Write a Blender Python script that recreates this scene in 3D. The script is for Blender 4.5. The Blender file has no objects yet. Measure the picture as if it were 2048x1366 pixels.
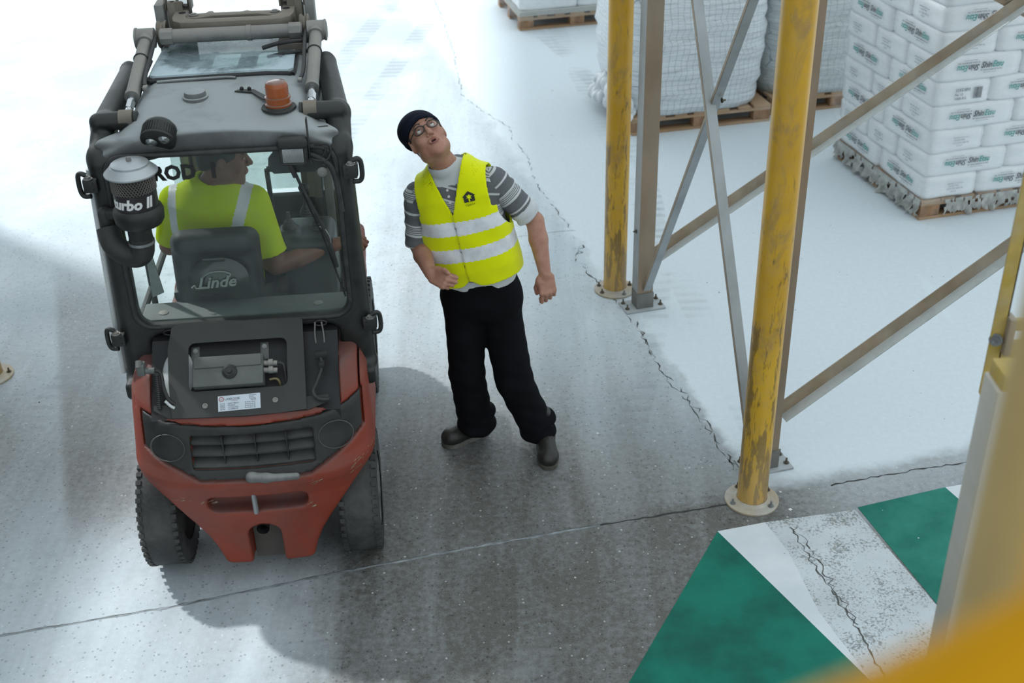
import bpy, bmesh, math, random
import numpy as np
from mathutils import Vector, Matrix, Euler
random.seed(7); np.random.seed(7)
R = math.radians
C = bpy.context.scene.collection
S = bpy.context.scene
# ------------------------------------------------------------------ camera
cam_d = bpy.data.cameras.new('camera'); cam = bpy.data.objects.new('camera', cam_d); C.objects.link(cam)
cam_d.sensor_width = 36.0; cam_d.lens = 2446/2048*36
th, ro = R(30.7), R(1.49)
Fw = Vector((0, math.cos(th), -math.sin(th))); U0 = Vector((0, math.sin(th), math.cos(th))); R0 = Vector((1, 0, 0))
Rt = R0*math.cos(ro) - U0*math.sin(ro); Up = R0*math.sin(ro) + U0*math.cos(ro)
M = Matrix((Rt, Up, -Fw)).transposed().to_4x4(); M.translation = Vector((0, 0, 3.6)); cam.matrix_world = M
cam_d.dof.use_dof = True; cam_d.dof.focus_distance = 5.4; cam_d.dof.aperture_fstop = 2.8
cam_d.clip_start = 0.02; cam_d.clip_end = 200
S.camera = cam
# ------------------------------------------------------------------ light
w = bpy.data.worlds.new('world'); S.world = w; w.use_nodes = True
bg = w.node_tree.nodes['Background']; bg.inputs[0].default_value = (0.80, 0.90, 0.95, 1); bg.inputs[1].default_value = 1.12
sd = bpy.data.lights.new('sun', 'SUN'); so = bpy.data.objects.new('sun', sd); C.objects.link(so)
sd.energy = 3.3; sd.angle = R(2.2); sd.color = (0.97, 0.99, 1.0)
e_ = R(43); sv = Vector((.79*math.cos(e_), -.62*math.cos(e_), -math.sin(e_)))
so.rotation_euler = sv.to_track_quat('-Z', 'Y').to_euler()
# daylight of the tall loading door behind the truck, far left
ad = bpy.data.lights.new('door_daylight', 'AREA'); ao = bpy.data.objects.new('door_daylight', ad); C.objects.link(ao)
ad.shape = 'RECTANGLE'; ad.size = 9; ad.size_y = 5; ad.energy = 330; ad.color = (0.88, 0.95, 1.0)
ao.location = (-7, 19, 5.5); ao.rotation_euler = (Vector((-1, 5, 0)) - ao.location).to_track_quat('-Z', 'Y').to_euler()
S.view_settings.view_transform = 'Standard'; S.view_settings.look = 'None'
S.view_settings.gamma = 1; S.view_settings.use_curve_mapping = False; S.view_settings.exposure = 0.0
# ------------------------------------------------------------------ helpers
def link(o, parent=None):
    C.objects.link(o)
    if parent is not None: o.parent = parent
    return o
def mesh_obj(name, me, m, parent=None, smooth=35):
    if m is not None:
        for mm in (m if isinstance(m, (list, tuple)) else [m]): me.materials.append(mm)
    if smooth:
        me.shade_smooth()
        if smooth < 180: me.set_sharp_from_angle(angle=R(smooth))
    return link(bpy.data.objects.new(name, me), parent)
def thing(name, label, cat, loc=(0, 0, 0), rz=0, group=None):
    o = bpy.data.objects.new(name, None); o.empty_display_size = .1; C.objects.link(o)
    o.location = loc; o.rotation_euler = (0, 0, rz)
    return tag(o, label, cat, group)
def tag(o, label, cat, group=None):
    o['label'] = label; o['category'] = cat
    if group: o['group'] = group
    return o
def copy_tree(o, parent=None):
    c = o.copy(); C.objects.link(c); c.parent = parent
    for ch in list(o.children): copy_tree(ch, c)
    return c
def frame(p, d, up=(0, 0, 1)):
    """matrix whose Z axis runs along d, origin p"""
    z = Vector(d).normalized(); u = Vector(up)
    if abs(z.dot(u)) > .99: u = Vector((0, 1, 0))
    x = u.cross(z).normalized(); y = z.cross(x)
    m = Matrix((x, y, z)).transposed().to_4x4(); m.translation = Vector(p); return m
class MB:
    def __init__(s): s.bm = bmesh.new()
    def raw(s, vs, fs, M=None, mi=0):
        b = [s.bm.verts.new(M @ Vector(v) if M else Vector(v)) for v in vs]
        for f in fs:
            try: fa = s.bm.faces.new([b[i] for i in f]); fa.material_index = mi
            except ValueError: pass
        return s
    def box(s, c, size, rot=None, bev=0, M=None, seg=2, mi=0):
        t = bmesh.new(); bmesh.ops.create_cube(t, size=1)
        for v in t.verts: v.co = Vector((v.co.x*size[0], v.co.y*size[1], v.co.z*size[2]))
        if bev: bmesh.ops.bevel(t, geom=t.edges[:], offset=bev, segments=seg, affect='EDGES', profile=.5)
        X = Matrix.Translation(Vector(c)) @ (Euler(rot).to_matrix().to_4x4() if rot else Matrix.Identity(4))
        if M: X = M @ X
        return s._take(t, X, mi)
    def _take(s, t, X, mi=0):
        t.verts.index_update(); b = [s.bm.verts.new(X @ v.co) for v in t.verts]
        for f in t.faces:
            fa = s.bm.faces.new([b[v.index] for v in f.verts]); fa.material_index = mi
        t.free(); return s
    def cyl(s, a, b, r, r2=None, n=20, mi=0, cap=True):
        a, b = Vector(a), Vector(b); L = (b-a).length; r2 = r if r2 is None else r2
        return s.lathe([(r, 0), (r2, L)], frame(a, b-a), n, mi, cap)
    def lathe(s, prof, M=None, n=28, mi=0, cap=True):
        vs, fs = [], []
        for r, z in prof:
            for k in range(n):
                a = 2*math.pi*k/n; vs.append((r*math.cos(a), r*math.sin(a), z))
        m = len(prof)
        for j in range(m-1):
            for k in range(n): fs.append((j*n+k, j*n+(k+1) % n, (j+1)*n+(k+1) % n, (j+1)*n+k))
        if cap:
            if prof[0][0] > 1e-5: fs.append(tuple(range(n))[::-1])
            if prof[-1][0] > 1e-5: fs.append(tuple((m-1)*n+k for k in range(n)))
        return s.raw(vs, fs, M, mi)
    def tube(s, pts, r, n=10, mi=0, sub=0, closed=False, flat=1.0, up=(0, 0, 1)):
        P = [Vector(p) for p in pts]
        if sub:
            Q = []; m = len(P)
            rng = range(m if closed else m-1)
            for i in rng:
                p0 = P[(i-1) % m] if (closed or i > 0) else P[i]; p1 = P[i]; p2 = P[(i+1) % m]
                p3 = P[(i+2) % m] if (closed or i+2 < m) else p2
                for k in range(sub):
                    t = k/sub
                    Q.append(.5*((2*p1)+(p2-p0)*t+(2*p0-5*p1+4*p2-p3)*t*t+(-p0+3*p1-3*p2+p3)*t**3))
            if not closed: Q.append(P[-1])
            P = Q
        m = len(P); vs, fs = [], []
        rr = r if callable(r) else (lambda t: r)
        prev = None
        for i, p in enumerate(P):
            d = (P[(i+1) % m]-P[i-1]) if closed else (P[min(i+1, m-1)]-P[max(i-1, 0)])
            d.normalize()
            if prev is None:
                u = Vector(up)
                if abs(d.dot(u)) > .95: u = Vector((1, 0, 0))
                x = u.cross(d).normalized()
            else: x = (prev - d*prev.dot(d)).normalized()
            prev = x; y = d.cross(x); q = rr(i/max(m-1, 1))
            for k in range(n):
                a = 2*math.pi*k/n; vs.append(p + x*q*math.cos(a) + y*q*flat*math.sin(a))
        for i in range(m if closed else m-1):
            j = (i+1) % m
            for k in range(n): fs.append((i*n+k, i*n+(k+1) % n, j*n+(k+1) % n, j*n+k))
        if not closed: fs.append(tuple(range(n))[::-1]); fs.append(tuple((m-1)*n+k for k in range(n)))
        return s.raw(vs, fs, None, mi)
    def prism(s, poly, h, M=None, mi=0, bev=0):
        """poly in xy, thickness h along +z"""
        t = bmesh.new(); b0 = [t.verts.new((x, y, 0)) for x, y in poly]; f = t.faces.new(b0)
        ex = bmesh.ops.extrude_face_region(t, geom=[f])
        for v in ex['geom']:
            if isinstance(v, bmesh.types.BMVert): v.co.z += h
        bmesh.ops.recalc_face_normals(t, faces=t.faces[:])
        if bev: bmesh.ops.bevel(t, geom=[e for e in t.edges if abs(e.verts[0].co.z-e.verts[1].co.z) < 1e-6], offset=bev, segments=2, affect='EDGES', profile=.5)
        return s._take(t, M or Matrix.Identity(4), mi)
    def hexbolt(s, p, d, r=.009, h=.008, mi=0, stud=.012):
        F = frame(p, d); s.lathe([(r, 0), (r, h)], F, 6, mi); s.lathe([(r*1.5, 0), (r*1.5, .002)], F, 14, mi)
        if stud: s.lathe([(r*.5, h), (r*.5, h+stud)], F, 10, mi)
        return s
    def mesh(s, name):
        bmesh.ops.recalc_face_normals(s.bm, faces=s.bm.faces[:])
        me = bpy.data.meshes.new(name); s.bm.to_mesh(me); s.bm.free(); return me
    def build(s, name, m, parent=None, smooth=35): return mesh_obj(name, s.mesh(name), m, parent, smooth)
def rrect(x0, x1, y0, y1, r, n=5):
    P = []
    for cx, cy, a0 in ((x1-r, y1-r, 0), (x0+r, y1-r, 90), (x0+r, y0+r, 180), (x1-r, y0+r, 270)):
        for k in range(n+1): a = R(a0+90*k/n); P.append((cx+r*math.cos(a), cy+r*math.sin(a)))
    return P
XZ = lambda y: Matrix(((1, 0, 0, 0), (0, 0, 1, y), (0, 1, 0, 0), (0, 0, 0, 1)))      # poly (x,z) extruded along +y from y
# ---- signed distance modelling, meshed with surface nets
def smin(a, b, k):
    if k <= 0: return np.minimum(a, b)
    h = np.clip(.5+.5*(b-a)/k, 0, 1); return b+(a-b)*h-k*h*(1-h)
def smax(a, b, k): return -smin(-a, -b, k)
def capsule(a, b, ra, rb=None):
    a = np.array(a, float); b = np.array(b, float); rb = ra if rb is None else rb; d = b-a; L2 = d@d+1e-12
    def f(X, Y, Z):
        t = np.clip(((X-a[0])*d[0]+(Y-a[1])*d[1]+(Z-a[2])*d[2])/L2, 0, 1)
        return np.sqrt((X-a[0]-t*d[0])**2+(Y-a[1]-t*d[1])**2+(Z-a[2]-t*d[2])**2)-(ra+(rb-ra)*t)
    m = max(ra, rb); f.lo = np.minimum(a, b)-m; f.hi = np.maximum(a, b)+m; return f
def _rotm(rot):
    if rot is None: return np.eye(3)
    if isinstance(rot, Matrix): return np.array(rot.to_3x3())
    return np.array(Euler(rot).to_matrix())
def ellip(c, r, rot=None):
    c = np.array(c, float); r = np.array(r, float); Q = _rotm(rot)
    def f(X, Y, Z):
        x, y, z = X-c[0], Y-c[1], Z-c[2]
        u = [(Q[0, i]*x+Q[1, i]*y+Q[2, i]*z) for i in range(3)]
        k0 = np.sqrt((u[0]/r[0])**2+(u[1]/r[1])**2+(u[2]/r[2])**2)+1e-9
        k1 = np.sqrt((u[0]/r[0]**2)**2+(u[1]/r[1]**2)**2+(u[2]/r[2]**2)**2)+1e-9
        return k0*(k0-1)/k1
    m = float(max(r)); f.lo = c-m; f.hi = c+m; return f
def rbox(c, h, r=0.0, rot=None):
    c = np.array(c, float); h = np.array(h, float); Q = _rotm(rot)
    def f(X, Y, Z):
        x, y, z = X-c[0], Y-c[1], Z-c[2]
        u = [np.abs(Q[0, i]*x+Q[1, i]*y+Q[2, i]*z)-(h[i]-r) for i in range(3)]
        o = np.sqrt(sum(np.maximum(q, 0)**2 for q in u)); return o+np.minimum(np.maximum(np.maximum(u[0], u[1]), u[2]), 0)-r
    m = float(np.linalg.norm(h)) if rot is not None else h; f.lo = c-m; f.hi = c+m; return f
class SDF:
    def __init__(s, lo, hi, h):
        s.h = h; s.lo = np.array(lo, float)
        n = [int(math.ceil((hi[i]-lo[i])/h))+1 for i in range(3)]
        s.ax = [s.lo[i]+h*np.arange(n[i]) for i in range(3)]; s.D = np.full(n, .3, np.float32)
    def _sl(s, f, m):
        sl = []
        for i in range(3):
            a = int(np.searchsorted(s.ax[i], f.lo[i]-m)); b = int(np.searchsorted(s.ax[i], f.hi[i]+m))
            sl.append(slice(max(a, 0), max(b, 0)))
        return tuple(sl), s.ax[0][sl[0]][:, None, None], s.ax[1][sl[1]][None, :, None], s.ax[2][sl[2]][None, None, :]
    def add(s, f, k=0.0):
        sl, X, Y, Z = s._sl(f, max(.03, k)+s.h*2)
        if s.D[sl].size: s.D[sl] = smin(s.D[sl], f(X, Y, Z), k)
        return s
    def cut(s, f, k=0.0):
        sl, X, Y, Z = s._sl(f, max(.02, k)+s.h*2)
        if s.D[sl].size: s.D[sl] = smax(s.D[sl], -f(X, Y, Z), k)
        return s
    def apply(s, g):
        X, Y, Z = s.ax[0][:, None, None], s.ax[1][None, :, None], s.ax[2][None, None, :]
        s.D = np.asarray(g(s.D, X, Y, Z), np.float32); return s
    def mesh(s, name, xf=None):
        D = s.D; D = np.pad(D, 1, constant_values=.3); h = s.h; lo = s.lo-h
        sg = D < 0; n = np.array(D.shape)
        c = [sg[a:n[0]-1+a, b:n[1]-1+b, d:n[2]-1+d] for a in (0, 1) for b in (0, 1) for d in (0, 1)]
        anyc = np.logical_or.reduce(c); allc = np.logical_and.reduce(c); act = anyc & ~allc
        idx = np.argwhere(act); vid = -np.ones(act.shape, np.int64); vid[act] = np.arange(len(idx))
        acc = np.zeros((len(idx), 3)); cnt = np.zeros(len(idx))
        cor = [(a, b, d) for a in (0, 1) for b in (0, 1) for d in (0, 1)]
        for p in cor:
            for axn in range(3):
                if p[axn]: continue
                q = list(p); q[axn] = 1
                v0 = D[idx[:, 0]+p[0], idx[:, 1]+p[1], idx[:, 2]+p[2]]; v1 = D[idx[:, 0]+q[0], idx[:, 1]+q[1], idx[:, 2]+q[2]]
                m = (v0 < 0) != (v1 < 0); t = np.where(m, v0/np.where(m, v0-v1, 1), 0)
                pt = np.tile(np.array(p, float), (len(idx), 1)); pt[:, axn] += t
                acc[m] += pt[m]; cnt[m] += 1
        V = (idx+acc/cnt[:, None])*h+lo
        F = []
        for axn in range(3):
            u, v = (axn+1) % 3, (axn+2) % 3
            s0 = [slice(None)]*3; s1 = [slice(None)]*3; s0[axn] = slice(0, -1); s1[axn] = slice(1, None)
            a0, a1 = sg[tuple(s0)], sg[tuple(s1)]; e = np.argwhere(a0 != a1)
            e = e[(e[:, u] > 0) & (e[:, v] > 0) & (e[:, u] < n[u]-1) & (e[:, v] < n[v]-1)]
            if not len(e): continue
            ins = a0[e[:, 0], e[:, 1], e[:, 2]]
            def g(du, dv):
                w_ = e.copy(); w_[:, u] += du; w_[:, v] += dv; return vid[w_[:, 0], w_[:, 1], w_[:, 2]]
            q = np.stack([g(-1, -1), g(0, -1), g(0, 0), g(-1, 0)], 1); q[~ins] = q[~ins][:, ::-1]; F.append(q)
        F = np.concatenate(F)
        if xf is not None: V = xf(V)
        me = bpy.data.meshes.new(name); me.vertices.add(len(V)); me.vertices.foreach_set('co', V.astype(np.float32).ravel())
        me.loops.add(len(F)*4); me.loops.foreach_set('vertex_index', F.astype(np.int32).ravel())
        me.polygons.add(len(F)); me.polygons.foreach_set('loop_start', np.arange(0, len(F)*4, 4, dtype=np.int32))
        me.update(calc_edges=True); me.validate(); return me
    def build(s, name, m, parent=None, xf=None, smooth=180, mi=None):
        me = s.mesh(name, xf)
        if mi is not None:
            ce = np.zeros(len(me.polygons)*3, np.float32); me.polygons.foreach_get('center', ce)
            me.polygons.foreach_set('material_index', mi(ce.reshape(-1, 3)).astype(np.int32))
        return mesh_obj(name, me, m, parent, smooth)
# ------------------------------------------------------------------ materials
_nc = {}
def newmat(name):
    m = bpy.data.materials.new(name); m.use_nodes = True; nt = m.node_tree; nt.nodes.clear()
    o = nt.nodes.new('ShaderNodeOutputMaterial'); b = nt.nodes.new('ShaderNodeBsdfPrincipled'); nt.links.new(b.outputs[0], o.inputs[0])
    return m, nt, b
class NT:
    def __init__(s, nt): s.nt = nt
    def n(s, t, **k):
        q = s.nt.nodes.new(t)
        for a, v in k.items(): setattr(q, a, v)
        return q
    def l(s, a, b): s.nt.links.new(a, b)
    def v(s, inp, x):
        if isinstance(x, bpy.types.NodeSocket): s.l(x, inp)
        else: inp.default_value = x
    def math(s, op, a, b=0.0, c=0.0, clamp=False):
        q = s.n('ShaderNodeMath', operation=op, use_clamp=clamp); s.v(q.inputs[0], a); s.v(q.inputs[1], b); s.v(q.inputs[2], c); return q.outputs[0]
    def mix(s, f, a, b, mode='MIX'):
        q = s.n('ShaderNodeMix', data_type='RGBA', blend_type=mode); s.v(q.inputs[0], f); s.v(q.inputs[6], col4(a)); s.v(q.inputs[7], col4(b)); return q.outputs[2]
    def ramp(s, f, lo, hi, smooth=True):
        q = s.n('ShaderNodeMapRange', interpolation_type='SMOOTHSTEP' if smooth else 'LINEAR'); s.v(q.inputs[0], f); q.inputs[1].default_value = lo; q.inputs[2].default_value = hi; return q.outputs[0]
    def noise(s, vec, sc, det=4, ro=.55, dist=0, dim='3D'):
        q = s.n('ShaderNodeTexNoise', noise_dimensions=dim); s.l(vec, q.inputs['Vector']); q.inputs['Scale'].default_value = sc
        q.inputs['Detail'].default_value = det; q.inputs['Roughness'].default_value = ro; q.inputs['Distortion'].default_value = dist; return q.outputs[0]
    def obj(s): return s.n('ShaderNodeTexCoord').outputs['Object']
    def scale(s, vec, sc, rot=(0, 0, 0)):
        q = s.n('ShaderNodeMapping'); s.l(vec, q.inputs[0]); q.inputs['Scale'].default_value = sc; q.inputs['Rotation'].default_value = rot; return q.outputs[0]
    def bump(s, h, st, dist, b, prev=None):
        q = s.n('ShaderNodeBump'); q.inputs['Strength'].default_value = st; q.inputs['Distance'].default_value = dist; s.l(h, q.inputs['Height'])
        if prev is not None: s.l(prev, q.inputs['Normal'])
        s.l(q.outputs[0], b.inputs['Normal']); return q.outputs[0]
def col4(c): return c if isinstance(c, bpy.types.NodeSocket) else (tuple(c)+(1,) if len(c) == 3 else c)
def mat(name, col, rough=.5, metal=0, var=.25, vs=8, dust=0, dcol=(.42, .42, .40), top=.0, bump=.0, bs=60, stretch=None, col2=None, spec=.5, coat=0):
    """painted / plastic / cloth surface with mottling, settled dust (more on upward faces) and fine relief"""
    m, nt, b = newmat(name); k = NT(nt); o = k.obj(); ov = k.scale(o, stretch) if stretch else o
    n1 = k.noise(ov, vs, 5, .6); f = k.ramp(n1, .3, .7)
    c2 = col2 if col2 else tuple(x*(1-var) for x in col)
    c = k.mix(f, col, c2)
    if dust or top:
        n2 = k.noise(ov, vs*.6, 6, .65, .4); d = k.ramp(n2, .35, .75); d = k.math('MULTIPLY', d, dust)
        if top:
            g = k.n('ShaderNodeNewGeometry'); sp = k.n('ShaderNodeSeparateXYZ'); k.l(g.outputs['Normal'], sp.inputs[0])
            t = k.ramp(sp.outputs[2], .1, 1.0); n3 = k.noise(o, vs*2.3, 5, .6); t = k.math('MULTIPLY', t, k.math('MULTIPLY_ADD', n3, 1.0, .45)); d = k.math('ADD', d, k.math('MULTIPLY', t, top), clamp=True)
        c = k.mix(d, c, dcol); r = k.math('MULTIPLY_ADD', d, .8-rough, rough); k.l(r, b.inputs['Roughness'])
    else: b.inputs['Roughness'].default_value = rough
    k.l(c, b.inputs['Base Color']); b.inputs['Metallic'].default_value = metal; b.inputs['Specular IOR Level'].default_value = spec
    if coat: b.inputs['Coat Weight'].default_value = coat; b.inputs['Coat Roughness'].default_value = .15
    if bump: k.bump(k.noise(o, bs, 3, .6), bump, .004, b)
    return m
# ------------------------------------------------------------------ hall: floor and the unseen left wall added to shape the sun
def floor_mat():
    m, nt, b = newmat('concrete_floor'); k = NT(nt); o = k.obj()
    sp = k.n('ShaderNodeSeparateXYZ'); k.l(o, sp.inputs[0]); X, Y = sp.outputs[0], sp.outputs[1]
    nb = k.noise(o, 1.1, 5, .6); nm = k.noise(o, 4.5, 6, .65, .3); nf = k.noise(o, 34, 5, .7); ng = k.noise(o, 170, 2, .6)
    st = k.noise(k.scale(o, (3.2, .35, 1), (0, 0, R(14))), 1.6, 5, .62, .6)
    wob = k.math('MULTIPLY', k.math('SUBTRACT', nm, .5), .22)
    # right of the long crack the slab lies under a thick layer of white powder
    xc = k.math('MULTIPLY_ADD', Y, -.262, 2.33); dr = k.math('ADD', k.math('SUBTRACT', X, xc), wob)
    zr = k.ramp(dr, -.03, .09)
    jy = k.math('SUBTRACT', Y, k.math('MULTIPLY_ADD', X, .236, 4.285))   # signed distance from the cross joint
    zj = k.ramp(k.math('ADD', jy, k.math('MULTIPLY', wob, .8)), -.05, .16)
    zj2 = k.ramp(k.math('ADD', jy, wob), -.9, .25)
    A = k.math('MULTIPLY', zr, k.math('MULTIPLY_ADD', zj, .95, 0))
    far = k.ramp(Y, 4.5, 6.4)
    Bd = k.math('MULTIPLY_ADD', far, .56, .06)
    Bd = k.math('ADD', Bd, k.math('MULTIPLY', k.math('SUBTRACT', st, .5), .55)); Bd = k.math('ADD', Bd, k.math('MULTIPLY', k.math('SUBTRACT', nb, .5), .45))
    nearc = k.math('MULTIPLY', k.ramp(dr, -1.15, -.1), k.math('MULTIPLY', zj, .24)); Bd = k.math('ADD', Bd, nearc)
    lft = k.math('MULTIPLY', k.ramp(k.math('ADD', X, wob), -.6, -1.1), k.math('MULTIPLY_ADD', k.ramp(Y, 5.2, 4.3), .22, .42)); Bd = k.math('ADD', Bd, lft, clamp=True)  # left powder raised so the sunlit near patch is brighter in the colour
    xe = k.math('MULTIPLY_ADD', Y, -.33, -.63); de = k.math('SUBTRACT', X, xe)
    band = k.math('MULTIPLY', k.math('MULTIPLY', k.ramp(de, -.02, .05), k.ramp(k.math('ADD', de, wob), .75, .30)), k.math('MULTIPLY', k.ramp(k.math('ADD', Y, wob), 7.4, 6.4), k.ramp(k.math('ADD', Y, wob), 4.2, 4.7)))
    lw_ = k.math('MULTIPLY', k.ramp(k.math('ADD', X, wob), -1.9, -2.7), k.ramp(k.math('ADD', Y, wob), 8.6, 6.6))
    Bd = k.math('SUBTRACT', Bd, k.math('MULTIPLY_ADD', band, .34, k.math('MULTIPLY', lw_, .34)), clamp=True)  # worn band and thinner powder at left; shade there deepened in the colour
    right_low = k.math('MULTIPLY', k.ramp(X, 1.0, 1.7), k.math('MULTIPLY', zj2, .5)); Bd = k.math('MAXIMUM', Bd, right_low)
    D = k.math('MAXIMUM', A, Bd)
    # fine grain breaks the powder up, most where it is thin
    gr = k.math('MULTIPLY', k.math('SUBTRACT', nf, .5), k.math('MULTIPLY_ADD', D, -.9, 1.3)); D2 = k.math('ADD', D, k.math('MULTIPLY', gr, .55), clamp=True)
    bare = k.mix(nm, (.115, .110, .098), (.052, .051, .047)); bare = k.mix(k.ramp(ng, .35, .7), bare, (.135, .132, .12))
    # aggregate: dark and pale stones showing where the concrete is worn
    vo = k.n('ShaderNodeTexVoronoi'); k.l(o, vo.inputs['Vector']); vo.inputs['Scale'].default_value = 62
    vs_ = k.n('ShaderNodeSeparateColor'); k.l(vo.outputs['Color'], vs_.inputs[0])
    dot = k.math('MULTIPLY', k.math('LESS_THAN', vo.outputs['Distance'], k.math('MULTIPLY', vs_.outputs[2], .36)), k.math('GREATER_THAN', vs_.outputs[0], .62))
    bare = k.mix(k.math('MULTIPLY', dot, .8), bare, (.028, .027, .026))
    vo2 = k.n('ShaderNodeTexVoronoi'); k.l(o, vo2.inputs['Vector']); vo2.inputs['Scale'].default_value = 48
    v2 = k.n('ShaderNodeSeparateColor'); k.l(vo2.outputs['Color'], v2.inputs[0])
    dot2 = k.math('MULTIPLY', k.math('LESS_THAN', vo2.outputs['Distance'], k.math('MULTIPLY', v2.outputs[1], .26)), k.math('GREATER_THAN', v2.outputs[0], .8))
    bare = k.mix(k.math('MULTIPLY', dot2, .75), bare, (.55, .56, .55))
    powd = k.mix(k.ramp(nb, .3, .7), (.66, .73, .77), (.50, .575, .62)); powd = k.mix(k.math('MULTIPLY', k.ramp(nm, .45, .75), .35), powd, (.48, .55, .59)); powd = k.mix(zr, powd, (.68, .755, .80))
    c = k.mix(D2, bare, powd)
    c = k.mix(k.math('MULTIPLY', k.math('MULTIPLY', dot, k.math('SUBTRACT', 1.0, zr)), .35), c, (.06, .06, .058))
    # tyre tracks: repeated tread bars inside long curved bands
    for (a0, b0, c0, wd, fr, am) in ((-3.42, .165, 0, .11, 62, .5), (-2.86, .165, 0, .10, 62, .45), (.86, .02, -.045, .085, 58, .42), (1.75, -.1, 0, .10, 70, .3)):
        px = k.math('MULTIPLY_ADD', Y, b0, a0); px = k.math('MULTIPLY_ADD', k.math('MULTIPLY', k.math('SUBTRACT', Y, 8.0), k.math('SUBTRACT', Y, 8.0)), c0, px)
        dd = k.math('ABSOLUTE', k.math('SUBTRACT', X, px)); band = k.ramp(dd, wd, wd*.8)
        bars = k.ramp(k.math('SINE', k.math('MULTIPLY', Y, fr)), -.1, .5)
        msk = k.math('MULTIPLY', k.math('MULTIPLY', band, k.math('MULTIPLY_ADD', bars, .6, .25)), k.math('MULTIPLY', k.ramp(nb, .42, .62), am))
        c = k.mix(msk, c, (.20, .215, .22))
    k.l(c, b.inputs['Base Color'])
    rr = k.math('MULTIPLY_ADD', D2, .22, k.math('MULTIPLY_ADD', nm, .25, .33)); k.l(rr, b.inputs['Roughness']); b.inputs['Specular IOR Level'].default_value = .45
    h = k.math('ADD', k.math('MULTIPLY', nf, .6), k.math('MULTIPLY', ng, .35)); k.bump(h, .32, .006, b)
    return m
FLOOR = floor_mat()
mb = MB(); mb.raw([(-30, -6, 0), (30, -6, 0), (30, 45, 0), (-30, 45, 0), (-30, -6, -.2), (30, -6, -.2), (30, 45, -.2), (-30, 45, -.2)], [(0, 1, 2, 3), (7, 6, 5, 4), (0, 4, 5, 1), (1, 5, 6, 2), (2, 6, 7, 3), (3, 7, 4, 0)])
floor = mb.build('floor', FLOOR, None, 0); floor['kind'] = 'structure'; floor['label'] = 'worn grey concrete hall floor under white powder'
WALL = mat('wall_sheet', (.42, .44, .45), .7)
mb = MB()     # unseen hall wall added far left; its openings shaped to place the sun patches
for (y0, y1, z0, z1) in ((-6, 7.1, 0, 13), (7.1, 10.4, 0, 5.9), (7.1, 30, 8.3, 13), (26, 30, 0, 8.3)): mb.box((-7, (y0+y1)/2, (z0+z1)/2), (.2, y1-y0, z1-z0))
wl = mb.build('sun_shaping_wall', WALL, None, 0); wl['kind'] = 'structure'; wl['label'] = 'unseen pale sheet wall added to shape the sun, with door and window gaps'
def ribbon(pts, wfn, jit, seed, z0=.0006, th=.0, step=.035, z1=None):
    rn = random.Random(seed); P = [Vector((p[0], p[1], 0)) for p in pts]; Q = []
    for a, b in zip(P[:-1], P[1:]):
        n = max(1, int((b-a).length/step))
        for i in range(n): Q.append(a+(b-a)*i/n)
    Q.append(P[-1]); vs, fs = [], []
    for i, p in enumerate(Q):
        d = (Q[min(i+1, len(Q)-1)]-Q[max(i-1, 0)]).normalized(); nrm = Vector((-d.y, d.x, 0)); o = rn.uniform(-jit, jit); w_ = wfn(i/len(Q), rn)
        c = p+nrm*o; vs += [c-nrm*w_+Vector((0, 0, z0)), c+nrm*w_+Vector((0, 0, z0))]
    for i in range(len(Q)-1): fs.append((2*i, 2*i+1, 2*i+3, 2*i+2))
    return vs, fs
CRK = mat('crack_dark', (.12, .125, .12), .9, var=.5, vs=20); JNT = mat('joint_pale', (.36, .40, .42), .9, var=.55, vs=14); JND = mat('joint_dark', (.05, .052, .05), .9, var=.4, vs=20)
def crack(name, pts, wfn, jit, seed, m, step=.035, z0=.0006):
    mb = MB(); mb.raw(*ribbon(pts, wfn, jit, seed, z0, 0, step)); return mb.build(name, m, floor, 0)
cp = [(-.745, 13.42), (-.504, 11.688), (-.376, 10.283), (-.19, 9.881), (.017, 9.501), (.05, 9.2), (.164, 8.836), (.189, 8.472), (.226, 8.239), (.324, 7.882), (.415, 7.55), (.467, 7.293), (.422, 7.076), (.531, 6.793), (.68, 6.368), (.765, 6.041), (.81, 5.688), (.903, 5.457), (.98, 5.172), (1.037, 4.888), (1.068, 4.784)]
crack('crack', cp, lambda t, r: r.uniform(.0003, .0045)*(1.0 if r.random() > .25 else 0), .014, 3, CRK, .03)
crack('crack', [(x+.012, y) for x, y in cp[11:]], lambda t, r: r.uniform(0, .007) if r.random() > .6 else 0, .025, 5, CRK, .035)
jp = [(-2.9, 3.6), (-2.159, 3.775), (-1.465, 3.925), (-.782, 4.114), (-.078, 4.288), (.382, 4.393)]
crack('floor_joint', jp, lambda t, r: r.uniform(.003, .009), .004, 11, JNT, .05)
crack('floor_joint', [(x, y+.006) for x, y in jp], lambda t, r: r.uniform(0, .0018), .004, 12, CRK, .03, .0010)
crack('floor_joint', [(.382, 4.393), (.976, 4.515), (1.05, 4.535)], lambda t, r: r.uniform(.002, .007), .004, 13, JND, .03, .0009)
crack('floor_joint', [(1.50, 4.645), (1.62, 4.675), (1.856, 4.729), (2.244, 4.806), (3.2, 5.0)], lambda t, r: r.uniform(.001, .006), .007, 14, JND, .03)
crack('floor_joint', [(-.4, 7.33), (.3, 7.5), (.45, 7.52)], lambda t, r: r.uniform(.001, .003), .003, 15, JNT, .05)
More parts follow.
